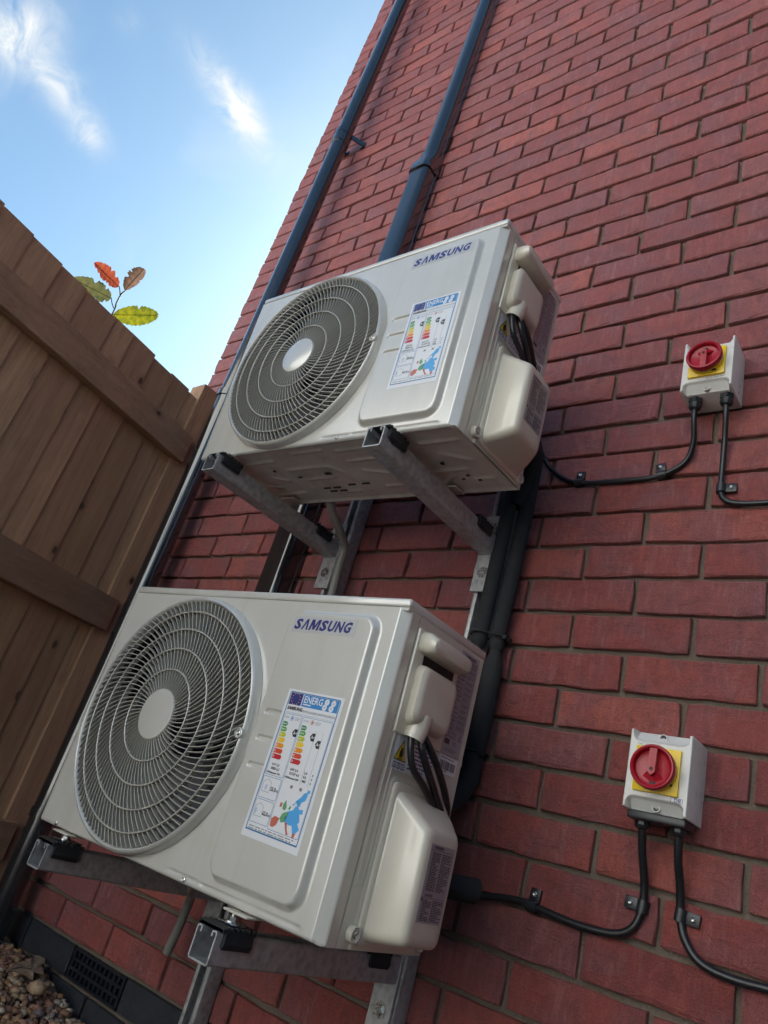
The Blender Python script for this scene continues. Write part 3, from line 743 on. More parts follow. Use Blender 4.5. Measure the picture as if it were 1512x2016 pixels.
    # handle cover above it
    hc = obj('handle_cover', bx(X0 - 0.002, X0 + 0.0040, 0.036, 0.164, 0.277, 0.434, bev=0.003, seg=2), M['cover'], t_)
    def loft(rings_, name, par, mat=M['cover']):
        nonlocal b
        b = nb(); L2 = [rr(*q) for q in rings_]
        for a_, c_ in zip(L2, L2[1:]):
            for k in range(len(a_)): b.faces.new((a_[k], a_[(k + 1) % len(a_)], c_[(k + 1) % len(a_)], c_[k]))
        b.faces.new(L2[-1]); return obj(name, b, mat, par)
    loft([(.041, .162, .398, .432, .012, X0 + .002), (.038, .158, .398, .430, .012, X0 + .018), (.035, .150, .398, .424, .012, X0 + .030), (.037, .146, .400, .420, .009, X0 + .036), (.043, .140, .404, .416, .005, X0 + .0385)], 'hood', hc)
    loft([(.050, .158, .292, .384, .014, X0 + .002), (.047, .150, .294, .382, .014, X0 + .012), (.043, .143, .297, .379, .015, X0 + .021), (.047, .138, .302, .374, .012, X0 + .0255), (.055, .130, .310, .366, .006, X0 + .027)], 'grip_block', hc)
    b = nb(); box(b, X0 + .003, X0 + .0046, .060, .150, .382, .400); obj('grip_shade', b, M['dark'], hc, smooth=False)  # dark strip paints the shade in the hollow under the hood
    b = nb(); tube(b, [(X0 + .012, .078, .312), (X0 + .012, .077, .296), (X0 + .010, .074, .276)], lambda q: 0.0185 - 0.002 * q, 20, caps=False); obj('cable_spout', b, M['cover'], hc)
    # screws
    for (u, v) in ((0.432, 0.0065), (0.060, 0.0060)): obj('panel_screw', screwhead(nb(), (u, -0.0004, v), (0, -1, 0), 0.0038), M['bolt'], t_)
    # stickers on the side
    pr_ = Print((X0 + 0.0006, 0.050, 0.2790), (0, 1, 0), (0, 0, 1), (1, 0, 0)); pr_.sheet(0.106, 0.049, 'white')
    pr_.poly([(.002, -.036), (.034, -.036), (.018, -.006)], 'black', 1); pr_.poly([(.0045, -.0345), (.0315, -.0345), (.018, -.009)], 'wyel', 2)
    pr_.poly([(.014, -.031), (.022, -.031), (.0235, -.025), (.020, -.0165), (.019, -.021), (.016, -.018), (.0135, -.024)], 'black', 3); pr_.rect(.012, -.0335, .024, -.0322, 'black', 3)
    for k in range(3): pr_.rrect(.003 + k * .011, -.047, .012 + k * .011, -.0385, .001, .0009, 'navy', 1); pr_.fine(.005 + k * .011, -.046, .011 + k * .011, -.0395, 'navy', .0026, .0012, 2, k, .003)
    pr_.fine(.040, -.047, .104, -.004, 'navy', .0052, .0021, 1, 5, .009); pr_.done('warning_sticker', t_)
    pr_ = Print((X0 + 0.0006, 0.1665, 0.4440), (0, 1, 0), (0, 0, 1), (1, 0, 0)); pr_.sheet(0.058, 0.165, 'silver')
    pr_.text('SAMSUNG', .010, -.0085, .0075, 'black', shear=.2, bold=.0003, sx=1.05); pr_.fine(.003, -.016, .055, -.0105, 'black', .0018, .0009, 1, 3)
    for k in range(17): pr_.fine(.003, -.0215 - k * .0066, .026, -.0165 - k * .0066, 'black', .0017, .0009, 1, 10 + k, .006)
    for k in range(12): pr_.rrect(.028, -.024 - k * .0092, .055, -.0165 - k * .0092, .0008, .0004, 'black', 1); pr_.fine(.030, -.023 - k * .0092, .053, -.0175 - k * .0092, 'black', .0024, .0009, 1, 40 + k, .004)
    for k in range(3): pr_.rrect(.004 + k * .011, -.138, .013 + k * .011, -.129, .0012, .0009, 'black', 1)
    pr_.poly([(.043, -.138), (.054, -.138), (.0485, -.128)], 'black', 1); pr_.poly([(.0447, -.137), (.0523, -.137), (.0485, -.130)], 'silver', 2); pr_.rect(.0480, -.1355, .0490, -.1325, 'black', 3)
    pr_.text('CE', .030, -.148, .0085, 'black', sx=.95); pr_.rect(.005, -.149, .020, -.141, 'black', 1); pr_.fine(.01, -.162, .045, -.155, 'black', .003, .001, 1, 4)
    pr_.done('rating_label', t_)
    pr_ = Print((X0 + 0.0006, 0.1680, 0.2770), (0, 1, 0), (0, 0, 1), (1, 0, 0)); pr_.sheet(0.056, 0.026, 'white')
    rnd = random.Random(9); u = .004
    while u < .050:
        q = rnd.choice((.0005, .0009, .0014)); pr_.rect(u, -.020, u + q, -.007, 'black', 1); u += q + rnd.choice((.0005, .0009))
    pr_.fine(.004, -.005, .045, -.002, 'black', .003, .0014, 1, 3); pr_.fine(.006, -.025, .040, -.0215, 'black', .003, .0014, 1, 6); pr_.done('barcode_label', t_)
    pr_ = Print((X0 + 0.0739, 0.0855, 0.1510), (0, 1, 0), (0, 0, 1), (1, 0, 0)); pr_.sheet(0.061, 0.096, 'silver')
    pr_.text('WARNING', .008, -.0055, .0050, 'black', bold=.0002); pr_.rect(.001, -.0075, .060, -.0070, 'black', 1); pr_.fine(.007, -.058, .029, -.010, 'black', .0020, .0012, 1, 60, .005); pr_.fine(.032, -.058, .059, -.010, 'black', .0020, .0012, 1, 61, .005)
    pr_.text('CAUTION', .008, -.0640, .0042, 'black', bold=.0002); pr_.rect(.001, -.0660, .060, -.0655, 'black', 1); pr_.rect(.002, -.0700, .0055, -.0665, 'black', 1)
    pr_.fine(.007, -.094, .029, -.068, 'black', .0020, .0012, 1, 62, .005); pr_.fine(.032, -.094, .059, -.068, 'black', .0020, .0012, 1, 63, .005); pr_.done('instruction_label', vc)
    return t_

def brand(parent, x, z, w, fade):
    pr_ = Print((x, -0.0116, z), (1, 0, 0), (0, 0, 1), (0, -1, 0)); pr_.sheet(w, 0.0265, 'tape')
    cell = (w - 0.014) / 7.35; x_ = 0.004; k = pr_.mi('navy')
    for ch in 'S\u039bMSUNG':
        vs, fs = text_tris(ch, 0.0255, 0.0, 0.0005 if ch == 'M' else 0.0011, 1.0)
        if ch == 'M': vs = [(0, 0), (0, 1), (.31, 1), (.5, .44), (.69, 1), (1, 1), (1, 0), (.79, 0), (.79, .72), (.59, .06), (.41, .06), (.21, .72), (.21, 0)]
        if ch == '\u039b': vs = [(0, 0), (.36, 1), (.66, 1), (1, 0), (.74, 0), (.51, .70), (.26, 0)]
        if ch in 'M\u039b': fs = [tuple(range(len(vs)))]
        x0 = min(v[0] for v in vs); y0 = min(v[1] for v in vs); mx = max(v[0] for v in vs) - x0; my = max(v[1] for v in vs) - y0
        wd = cell * (1.24 if ch == 'M' else 0.88); sx = wd / mx; sy = 0.0180 / my
        vv = [pr_.bm.verts.new(pr_.pt(x_ + (a - x0) * sx + (b_ - y0) * sy * 0.22, -0.0222 + (b_ - y0) * sy, 2)) for a, b_ in vs]
        for f in fs:
            try: pr_.bm.faces.new([vv[i] for i in f]).material_index = k
            except ValueError: pass
        x_ += wd + cell * 0.13
    return pr_.done('brand_sticker', parent)

def energy(parent, x, z, hh, tilt, model, db1, db2):
    U = Vector((math.cos(tilt), 0, math.sin(tilt))); V = Vector((-math.sin(tilt), 0, math.cos(tilt)))
    p_ = Print((x, -0.0116, z), U, V, (0, -1, 0)); w = 0.1145; H = hh
    Y = lambda f_: -f_ * H
    X = lambda f_: f_ * w
    p_.sheet(w, H, 'white'); p_.rrect(X(.045), Y(.955), X(.955), Y(.015), .003, .0016, 'line')
    p_.rect(X(.045), Y(.957), X(.955), Y(.950), 'line', 2)
    p_.rect(X(.068), Y(.108), X(.29), Y(.024), 'navy', 1); p_.rect(X(.305), Y(.108), X(.935), Y(.024), 'blue', 1)
    for k in range(12): p_.disc(X(.178) + .0085 * math.sin(R(30 * k)), Y(.066) + .0085 * math.cos(R(30 * k)), .0008, 'wyel', 2, 5)
    p_.text('ENERG', X(.325), Y(.079), .0145, 'white', 2, sx=.86, bold=.0002); p_.fine(X(.33), Y(.100), X(.64), Y(.088), 'white', .01, .0016, 2, 2, .012)
    for (a, b_, s_) in ((.73, .048, 'Y'), (.845, .048, 'IJA'), (.71, .086, 'IE'), (.825, .086, 'IA')):
        p_.disc(X(a), Y(b_), .0046, 'white', 2); p_.text(s_, X(a), Y(b_) - .0014, .0042 if len(s_) < 3 else .0032, 'blue', 3, align='CENTER')
    p_.text('SAMSUNG', X(.075), Y(.143), .0068, 'black', bold=.00035, shear=.15); p_.text(model, X(.345), Y(.146), .0048, 'greyp', sx=.80)
    p_.rect(X(.068), Y(.164), X(.935), Y(.1625), 'line', 1)
    p_.rrect(X(.068), Y(.595), X(.392), Y(.172), .002, .0006, 'line'); p_.rrect(X(.405), Y(.915), X(.935), Y(.172), .002, .0006, 'line')
    p_.rrect(X(.068), Y(.745), X(.392), Y(.605), .002, .0006, 'line'); p_.rrect(X(.068), Y(.905), X(.392), Y(.755), .002, .0006, 'line')
    p_.text('SEER', X(.09), Y(.205), .0042, 'greyp'); p_.text('SCOP', X(.43), Y(.205), .0042, 'greyp')
    for a, m in ((.225, 'blue'), (.59, 'mred')):
        p_.rrect(X(a) - .0034, Y(.200) - .0034, X(a) + .0034, Y(.200) + .0034, .0033, .0007, m)
        p_.poly([(X(a) - .0022, Y(.200)), (X(a), Y(.200) + .002), (X(a) + .0020, Y(.200) + .0008), (X(a), Y(.2))], m, 1); p_.poly([(X(a) + .0022, Y(.200)), (X(a), Y(.200) - .002), (X(a) - .0020, Y(.200) - .0008), (X(a), Y(.2))], m, 1)
        p_.fine(X(a) + .006, Y(.213), X(a) + .017, Y(.190), 'greyp', .0018, .0006, 1, 8)
    for cx in (.088, .432):
        for k, s_ in enumerate(('A\u207a\u207a', 'A\u207a\u207a', 'A\u207a', 'A', 'B', 'C', 'D')):
            a = Y(.245 + k * .0375); q = X(.072 + k * .0125); hh_ = .0030 * H / .21
            p_.poly([(X(cx), a - hh_ * 1.12), (X(cx) + q, a - hh_ * 1.12), (X(cx) + q + .0028, a), (X(cx) + q, a + hh_ * 1.12), (X(cx), a + hh_ * 1.12)], 'e%d' % k, 1); p_.text(s_[0] + '+' * (len(s_) - 1), X(cx) + .0012, a - .0015, .0045, 'white', 2, bold=.0001)
    for cx, cy in ((.345, .292), (.665, .292), (.785, .330)):
        a = Y(cy); p_.poly([(X(cx) - .0048, a), (X(cx) - .001, a + .0056), (X(cx) + .0050, a + .0056), (X(cx) + .0050, a - .0056), (X(cx) - .001, a - .0056)], 'black', 2); p_.text('A+', X(cx) - .0022, a - .0022, .0062, 'white', 3, bold=.0001)
    for cx in (.70, .825): p_.rect(X(cx), Y(.60), X(cx) + .0004, Y(.25), 'greyp', 1)
    for cx, vals in ((.14, ('kW 2,5', 'SEER 6,5', 'kWh/annum 134')), (.475, ('kW 2,4', 'SCOP 4,0', 'kWh/annum 840')), (.715, ('2,4', '4,0', '980')), (.855, ('x', 'x', 'x'))):
        for k, s_ in enumerate(vals): p_.text(s_, X(cx) - (.006 if len(s_) > 9 else 0), Y(.530 + k * .0265), .0050 if len(s_) < 10 else .0040, 'black', 2, bold=.0001)
    for cx, m in ((.56, 'greyp'), (.72, 'greyp'), (.86, 'sky')): p_.rect(X(cx), Y(.637), X(cx) + .005, Y(.617), m, 1)
    for k, (cy, s_) in enumerate(((.675, db1), (.832, db2))):
        a = Y(cy); p_.text(s_, X(.245), a - .003, .0076, 'black', 2, bold=.0002, sx=.85); p_.text('dB', X(.345), a - .003, .0044, 'black', 2)
        for (q0, q1) in (((.10, .03), (.10, -.03)), ((.10, -.03), (.235, -.03)), ((.235, -.03), (.235, .03)), ((.09, .03), (.168, .055)), ((.168, .055), (.245, .03))):
            u0, v0, u1, v1 = X(q0[0]), a + q0[1] * H, X(q1[0]), a + q1[1] * H; d_ = Vector((u1 - u0, v1 - v0)).normalized() * .00025
            p_.poly([(u0 - d_.y, v0 + d_.x), (u0 + d_.y, v0 - d_.x), (u1 + d_.y, v1 - d_.x), (u1 - d_.y, v1 + d_.x)], 'greyp', 1)
        for j in range(3):
            r_ = .0018 + j * .0017; c0 = X(.13 if k == 0 else .085)
            for i in range(4):
                a0, a1 = R(-50 + 25 * i), R(-25 + 25 * i); p_.poly([(c0 + r_ * math.cos(a0), a + r_ * math.sin(a0)), (c0 + (r_ + .0006) * math.cos(a0), a + (r_ + .0006) * math.sin(a0)), (c0 + (r_ + .0006) * math.cos(a1), a + (r_ + .0006) * math.sin(a1)), (c0 + r_ * math.cos(a1), a + r_ * math.sin(a1))], 'blue', 1)
    # map of Europe
    def mp_(pts, m, l=1): p_.poly([(X(.42) + a * w * .50, Y(.895) + b_ * H * .27) for a, b_ in pts], m, l)
    mp_([(.36, .22), (.44, .44), (.60, .50), (.66, .62), (.76, .60), (.84, .48), (.92, .30), (.80, .18), (.60, .16)], 'sky', 0.5)
    mp_([(.52, .62), (.58, .60), (.62, .72), (.74, .84), (.80, .94), (.90, .98), (.93, .90), (.90, .78), (.80, .72), (.78, .62), (.72, .60), (.70, .74), (.62, .66)], 'sky')
    mp_([(.40, .30), (.50, .42), (.62, .48), (.78, .52), (.80, .40), (.74, .26), (.60, .20), (.46, .20)], 'sky'); mp_([(.26, .24), (.30, .36), (.40, .42), (.50, .42), (.46, .20), (.34, .16)], 'mgreen')
    mp_([(.02, .02), (.00, .18), (.10, .26), (.26, .24), (.22, .08), (.12, .00)], 'mred'); mp_([(.26, .46), (.24, .56), (.30, .68), (.34, .60), (.38, .50), (.34, .44)], 'mgreen'); mp_([(.14, .48), (.14, .58), (.21, .60), (.21, .50)], 'mred')
    mp_([(.46, .20), (.54, .20), (.60, .06), (.68, -.04), (.62, -.06), (.54, .06)], 'mred'); mp_([(.70, .22), (.86, .26), (.98, .14), (.90, .04), (.80, .02), (.74, .12)], 'sky'); mp_([(.80, .02), (.90, .04), (.88, -.08), (.82, -.08)], 'mred')
    mp_([(.80, .56), (.92, .58), (.94, .48), (.84, .46)], 'sky'); mp_([(.44, .50), (.48, .58), (.52, .56), (.50, .48)], 'mgreen')
    p_.fine(X(.09), Y(.945), X(.93), Y(.925), 'greyp', .0030, .0012, 1, 12, .010)
    rnd = random.Random(int(x * 1e4))
    return p_.done('energy_label', parent)

def copy_tree(o, parent=None):
    c = o.copy(); COL.objects.link(c); c.parent = parent
    for ch in list(o.children): copy_tree(ch, c)
    return c
lu = make_unit(); uu = copy_tree(lu)
lu.matrix_world = Matrix(((0.999652, -0.024385, 0.010074, -0.7475), (0.024605, 0.999447, -0.022375, -0.4506), (-0.009522, 0.022616, 0.999699, -1.4101), (0, 0, 0, 1)))
uu.matrix_world = Matrix(((0.999733, 0.001112, 0.023077, -0.7536), (-8.7e-05, 0.999014, -0.044388, -0.4436), (-0.023104, 0.044375, 0.998748, -0.6171), (0, 0, 0, 1)))
tag(lu, 'lower off-white air conditioning outdoor unit with its top cover in view', 'air conditioner', 'air conditioning outdoor units on the wall')
tag(uu, 'upper off-white air conditioning outdoor unit seen from below, reflecting the sky', 'air conditioner', 'air conditioning outdoor units on the wall')
brand(lu, 0.494, 0.4215, 0.134, 0); brand(uu, 0.501, 0.4205, 0.150, 0)
energy(lu, 0.532, 0.3045, 0.214, -0.022, 'AR09TXHQASINEU/AR09TXHQASINXEU', '55.0', '62.0')
energy(uu, 0.537, 0.2935, 0.203, 0.0, 'AR12TXHQASINEU/AR12TXHQASINXEU', '59.0', '65.0')

# ------------------------------------------------------------------ leads coming out of the handle covers
def leads(mw, k, grp):
    for i, (off, pts, r_, lab) in enumerate(k):
        b = nb(); tube(b, [mw @ Vector(p_) for p_ in pts], r_, 12); o = obj('power_lead', b, M['cable']); tag(o, lab, 'cable', grp)
W0 = 0.7076
for mw, nm in ((lu.matrix_world, 'lower'), (uu.matrix_world, 'upper')):
    leads(mw, [
        (0, [(W0 + .012, .066, .285), (W0 + .016, .067, .262), (W0 + .020, .078, .238), (W0 + .022, .108, .222), (W0 + .016, .150, .206), (W0 + .006, .200, .186), (W0 - .03, .250, .150), (W0 - .10, .275, .10)], .0052, 'front black lead hanging from the handle cover of the %s unit' % nm),
        (1, [(W0 + .016, .082, .286), (W0 + .024, .088, .262), (W0 + .026, .110, .240), (W0 + .020, .150, .216), (W0 + .008, .202, .188), (W0 - .03, .252, .160), (W0 - .10, .280, .11)], .0056, 'middle black lead hanging from the handle cover of the %s unit' % nm),
        (2, [(W0 + .018, .090, .285), (W0 + .024, .110, .268), (W0 + .020, .150, .245), (W0 + .012, .190, .222), (W0 + .002, .222, .200), (W0 - .02, .252, .165), (W0 - .08, .280, .12)], .0056, 'rear black lead hanging from the handle cover of the %s unit' % nm)],
        'black leads hanging from the handle covers')

# ------------------------------------------------------------------ insulated pipes, valves
def foam(pts, r_, lab, grp='black foam insulated refrigerant pipes', n=18):
    o = obj('insulated_pipe', tube(nb(), pts, r_, n), M['foam']); return tag(o, lab, 'insulated pipe', grp)
def bulge(a, b_, zs):                        # foam pinched at the cable ties
    def f_(q):
        z = zs[0] + (zs[1] - zs[0]) * q; m = 1.0
        for t_ in zs[2:]: m -= 0.40 * math.exp(-((z - t_) / 0.016) ** 2)
        return a + (b_ - a) * sstep(0.0, 1.0, q) if False else (a if z > -0.86 else b_) * m
    return f_
fr_ = bulge(0.0158, 0.0200, (-0.42, -1.14, -0.86, -1.085))
foam([(-0.160, -0.052, z) for z in (-0.42, -0.55, -0.70, -0.84, -0.865, -0.90, -1.06, -1.085, -1.14)], fr_, 'left of the two foam pipes running down between the units')
foam([(-0.129, -0.036, -0.42), (-0.128, -0.034, -0.55), (-0.128, -0.034, -0.70), (-0.130, -0.034, -0.84), (-0.132, -0.032, -0.865), (-0.128, -0.034, -0.90), (-0.126, -0.034, -1.06), (-0.130, -0.034, -1.085), (-0.126, -0.034, -1.14)], fr_, 'right of the two foam pipes running down between the units')
foam([(-0.160, -0.052, -1.10), (-0.158, -0.055, -1.15), (-0.152, -0.090, -1.195), (-0.148, -0.16, -1.22), (-0.148, -0.24, -1.23)], 0.019, 'foam pipe bending in behind the lower unit')
foam([(-0.128, -0.036, -1.09), (-0.122, -0.040, -1.13), (-0.124, -0.070, -1.175), (-0.132, -0.13, -1.20), (-0.14, -0.24, -1.20)], 0.0185, 'outer foam pipe bending in behind the lower unit')
foam([(-0.155, -0.22, -1.215), (-0.110, -0.20, -1.215), (-0.080, -0.185, -1.232), (-0.068, -0.18, -1.262), (-0.072, -0.18, -1.295), (-0.10, -0.18, -1.31)], 0.0175, 'curved foam elbow beside the valve cover of the lower unit')
foam([(-0.15, -0.13, -1.320), (-0.09, -0.11, -1.314), (-0.048, -0.085, -1.309), (-0.0415, -0.080, -1.3085)], lambda q: 0.0195 if q < 0.93 else 0.0195 - (q - 0.93) * 0.09, 'short straight foam pipe end above the lower cable')
foam([(-0.13, -0.16, -0.445), (-0.10, -0.14, -0.425), (-0.092, -0.13, -0.400), (-0.10, -0.13, -0.375), (-0.13, -0.15, -0.36)], 0.0165, 'curved foam elbow beside the valve cover of the upper unit')
foam([(-0.15, -0.16, -0.515), (-0.11, -0.13, -0.490), (-0.098, -0.11, -0.462), (-0.115, -0.10, -0.440)], 0.0185, 'lower foam elbow behind the valve cover of the upper unit')
foam([(-0.125, -0.12, -0.40), (-0.118, -0.07, -0.44), (-0.135, -0.046, -0.50), (-0.150, -0.046, -0.56)], 0.020, 'thick foam pipe coming down behind the upper unit')
for zc in (-0.860, -1.087):
    b = nb(); pts = [(-0.182, -0.055), (-0.160, -0.074), (-0.134, -0.062), (-0.108, -0.040), (-0.112, -0.012), (-0.150, -0.010), (-0.182, -0.020)]
    tube(b, [(x, y, zc + 0.001 * i) for i, (x, y) in enumerate(pts)] + [(-0.182, -0.055, zc)], 0.0022, 6)
    box(b, -0.112, -0.104, -0.048, -0.036, zc - 0.003, zc + 0.004)
    tag(obj('cable_tie', b, M['rubber']), 'black cable tie round the foam pipes, %s one' % ('upper' if zc > -1 else 'lower'), 'cable tie', 'cable ties on the foam pipes')
# drain hoses
tag(obj('drain_hose', tube(nb(), [(-0.560, -0.190, -0.600), (-0.563, -0.180, -0.612), (-0.572, -0.130, -0.636), (-0.590, -0.075, -0.660), (-0.598, -0.062, -0.72), (-0.594, -0.060, -0.80), (-0.592, -0.060, -0.95), (-0.595, -0.060, -1.2)], 0.0105, 14), M['grey_hose']), 'grey drain hose curving down from under the upper unit', 'hose', 'grey drain hoses')
tag(obj('drain_hose', tube(nb(), [(-0.510, -0.250, -1.395), (-0.520, -0.240, -1.43), (-0.60, -0.170, -1.455), (-0.690, -0.085, -1.480), (-0.717, -0.063, -1.515), (-0.727, -0.058, -1.555), (-0.740, -0.054, -1.60)], 0.0095, 14), M['grey_hose']), 'grey drain hose curving down under the lower unit', 'hose', 'grey drain hoses')

# ------------------------------------------------------------------ isolator switches
def make_isolator():
    w, h, d = 0.095, 0.120, 0.080
    t_ = empty('isolator_switch', (0, 0, 0))
    us = grid_lines(-w / 2, w / 2, 0.004, [(-w / 2, -w / 2 + .006, .001), (w / 2 - .010, w / 2, .001), (-.044, -.034, .001)]); vs = grid_lines(-h / 2, h / 2, 0.003, [(-h / 2, -.036, .0011), (.036, h / 2, .0011)])
    def hf(u, v):
        y = d
        for e in (w / 2 - abs(u), h / 2 - abs(v)):
            if e < 0.0025: y -= 0.0025 - math.sqrt(max(0.0025 ** 2 - (0.0025 - e) ** 2, 0))
        q = sd_rrect(u, abs(v), -w / 2 + .0045, w / 2 - .0045, 0.0405, 0.10, .012)
        if q < 0: y -= min(1.0, -q / 0.0035) * min(0.018, 0.002 + (abs(v) - 0.0405) * 0.92)
        return y
    bd = obj('box', heightfield(us, vs, hf, lambda u, v, y: (u, -y, v), skirt=0.0), M['iso'], t_)
    b = nb(); box(b, -w / 2 - .0012, w / 2 + .0012, -0.034, -0.0325, -h / 2 - .0012, h / 2 + .0012, bev=.0005, seg=1); b.free()
    for s_ in (-1, 1):
        b = nb(); lathe(b, [(0.0062, 0.0), (0.0062, 0.010), (0.0050, 0.010), (0.0050, 0.004), (0.0003, 0.004)], (0.0, -d + 0.020, s_ * 0.0525), (0, -1, 0), 20); r_ = obj('screw_sleeve', b, M['iso'], bd)
        obj('screw', screwhead(nb(), (0, -d + 0.0155, s_ * 0.0525), (0, -1, 0), 0.0046), M['coil'], r_)
    obj('yellow_plate', bx(-.034, .034, -d - .0055, -d + .001, -.034, .034, bev=.0012, seg=2), M['yellow'], t_)
    b = nb(); lathe(b, [(0.0315, 0.0), (0.0315, 0.0085), (0.0295, 0.0095), (0.0003, 0.0095)], (0, -d - .0050, 0), (0, -1, 0), 40)
    obj('yellow_collar', b, M['yellow'], t_)
    y0 = -d - 0.0110
    b = nb(); lathe(b, [(0.0300, 0.0), (0.0330, 0.0025), (0.0335, 0.0110), (0.0320, 0.0135), (0.0300, 0.0140), (0.0280, 0.0125), (0.0265, 0.0040), (0.0220, 0.0018), (0.0003, 0.0018)], (0, y0 - .004, 0), (0, -1, 0), 48)
    kn = obj('rotary_knob', b, M['red'], t_)
    b = nb()
    prof = [(-.0065, -.0325), (.0065, -.0325), (.0065, .0080), (.0, .0135), (-.0065, .0080)]
    a = [b.verts.new((x, y0 - .0055, z)) for x, z in prof]; c_ = [b.verts.new((x * .86, y0 - .0185 + (0.003 if z < 0 else 0), z * .97)) for x, z in prof]
    for k in range(5): b.faces.new((a[k], a[(k + 1) % 5], c_[(k + 1) % 5], c_[k]))
    b.faces.new(c_)
    for x0, x1, z0, z1 in ((.006, .019, .0, -.004),):
        pass
    q = [b.verts.new(p_) for p_ in ((-.016, y0 - .0056, .014), (.016, y0 - .0056, .014), (.0055, y0 - .0125, .004), (-.0055, y0 - .0125, .004), (.0, y0 - .0056, .024))]
    b.faces.new((q[0], q[4], q[1], q[2], q[3]))
    g = obj('handle', b, M['red'], kn, smooth=False)
    b = nb(); lathe(b, [(0.0026, 0.0), (0.0026, 0.0006), (0.0003, 0.0006)], (0, y0 - .0183, 0.0035), (0, -1, 0), 12); obj('handle_screw', b, M['dark'], kn)
    b = nb(); box(b, -.0045, .0045, y0 - .0066, y0 - .0050, 0.0185, 0.0235); obj('padlock_slot', b, M['dark'], kn, smooth=False)
    b = nb(); box(b, .0125, .0205, -d - .0125, -d - .0100, -.0295, -.0270); box(b, -.026, -.0225, -d - .0135, -d - .0080, .017, .021); obj('collar_slots', b, M['dark'], t_, smooth=False)
    pr_ = Print((-.043, -d - 0.00002, 0.0405), (1, 0, 0), (0, 0, 1), (0, -1, 0))
    pr_.text('4P AC 25A IP65', .043, -.0800, .0052, 'greyp', 1); pr_.rrect(.002, -.0055, .0195, .0015, .001, .0006, 'navy', 1)
    pr_.text('BG', .0045, -.0045, .0068, 'navy', 1, bold=.0003, sx=1.15); pr_.done('lettering', bd)
    return t_
iso_u = make_isolator(); iso_l = copy_tree(iso_u)
iso_u.location = (0.2325, 0.0005, -0.2815); iso_l.location = (0.2235, 0.0005, -1.0720); iso_l.rotation_euler = (0, math.pi, R(0.0))
tag(iso_u, 'upper white isolator switch on the wall, red rotary handle pointing down', 'isolator switch', 'white isolator switches with red handles')
tag(iso_l, 'lower white isolator switch mounted upside down, red rotary handle pointing up', 'isolator switch', 'white isolator switches with red handles')
for x, z, nm in ((0.206, -0.3415, 'left gland under the upper isolator'), (0.264, -0.3415, 'right gland under the upper isolator'), (0.198, -1.1320, 'left gland under the lower isolator'), (0.252, -1.1320, 'right gland under the lower isolator')):
    t_ = empty('cable_gland', (x, -0.044, z), 'black ' + nm, 'cable gland', 'black cable glands under the isolators')
    obj('body', lathe(nb(), [(0.0140, 0.0), (0.0140, 0.009), (0.0125, 0.010)], (0, 0, 0), (0, 0, -1), 6, cap_last=True), M['clipm'], t_, smooth=False)
    obj('nut', lathe(nb(), [(0.0122, 0.009), (0.0122, 0.018), (0.0100, 0.022), (0.0068, 0.024)], (0, 0, 0), (0, 0, -1), 10, cap_last=True), M['clipm'], t_, smooth=False)
b = nb(); box(b, 0.181, 0.268, -0.070, -0.018, -1.1450, -1.1325, bev=0.003); tag(obj('gland_plate', b, M['clipm']), 'black block joining the glands under the lower isolator', 'gland block')
# cables clipped to the wall
CY = -0.0075
def cab(pts, r_, lab):
    o = obj('power_cable', tube(nb(), pts, r_, 14), M['cable']); tag(o, lab, 'cable', 'black cables clipped to the bricks')
cab([(0.206, -0.044, -0.360), (0.206, -0.042, -0.385), (0.203, -0.022, -0.425), (0.190, -0.009, -0.458), (0.163, CY, -0.480), (0.124, CY, -0.4925), (0.051, CY, -0.494), (-0.028, CY, -0.490), (-0.070, CY, -0.474), (-0.105, -0.012, -0.445), (-0.125, -0.03, -0.415), (-0.14, -0.06, -0.40)], 0.0055, 'black cable looping left from the upper isolator to the upper unit')
cab([(0.264, -0.044, -0.360), (0.264, -0.040, -0.385), (0.260, -0.020, -0.430), (0.2575, -0.010, -0.480), (0.2575, CY, -0.530), (0.264, CY, -0.552), (0.285, CY, -0.563), (0.330, CY, -0.566), (0.42, CY, -0.562), (0.62, CY, -0.560)], 0.0055, 'black cable leaving the upper isolator to the right')
cab([(0.198, -0.044, -1.150), (0.198, -0.032, -1.185), (0.200, -0.014, -1.225), (0.199, CY, -1.262), (0.188, CY, -1.292), (0.160, CY, -1.3075), (0.100, CY, -1.311), (0.029, CY, -1.3050), (0.0, CY, -1.303), (-0.055, -0.015, -1.311), (-0.10, -0.03, -1.322), (-0.17, -0.05, -1.325)], 0.0062, 'black cable looping left from the lower isolator to the lower unit')
cab([(0.252, -0.044, -1.150), (0.252, -0.034, -1.185), (0.253, -0.016, -1.220), (0.255, CY, -1.258), (0.263, CY, -1.285), (0.286, CY, -1.309), (0.329, CY, -1.3165), (0.40, CY, -1.3130), (0.62, CY, -1.3020)], 0.0062, 'black cable leaving the lower isolator to the right')
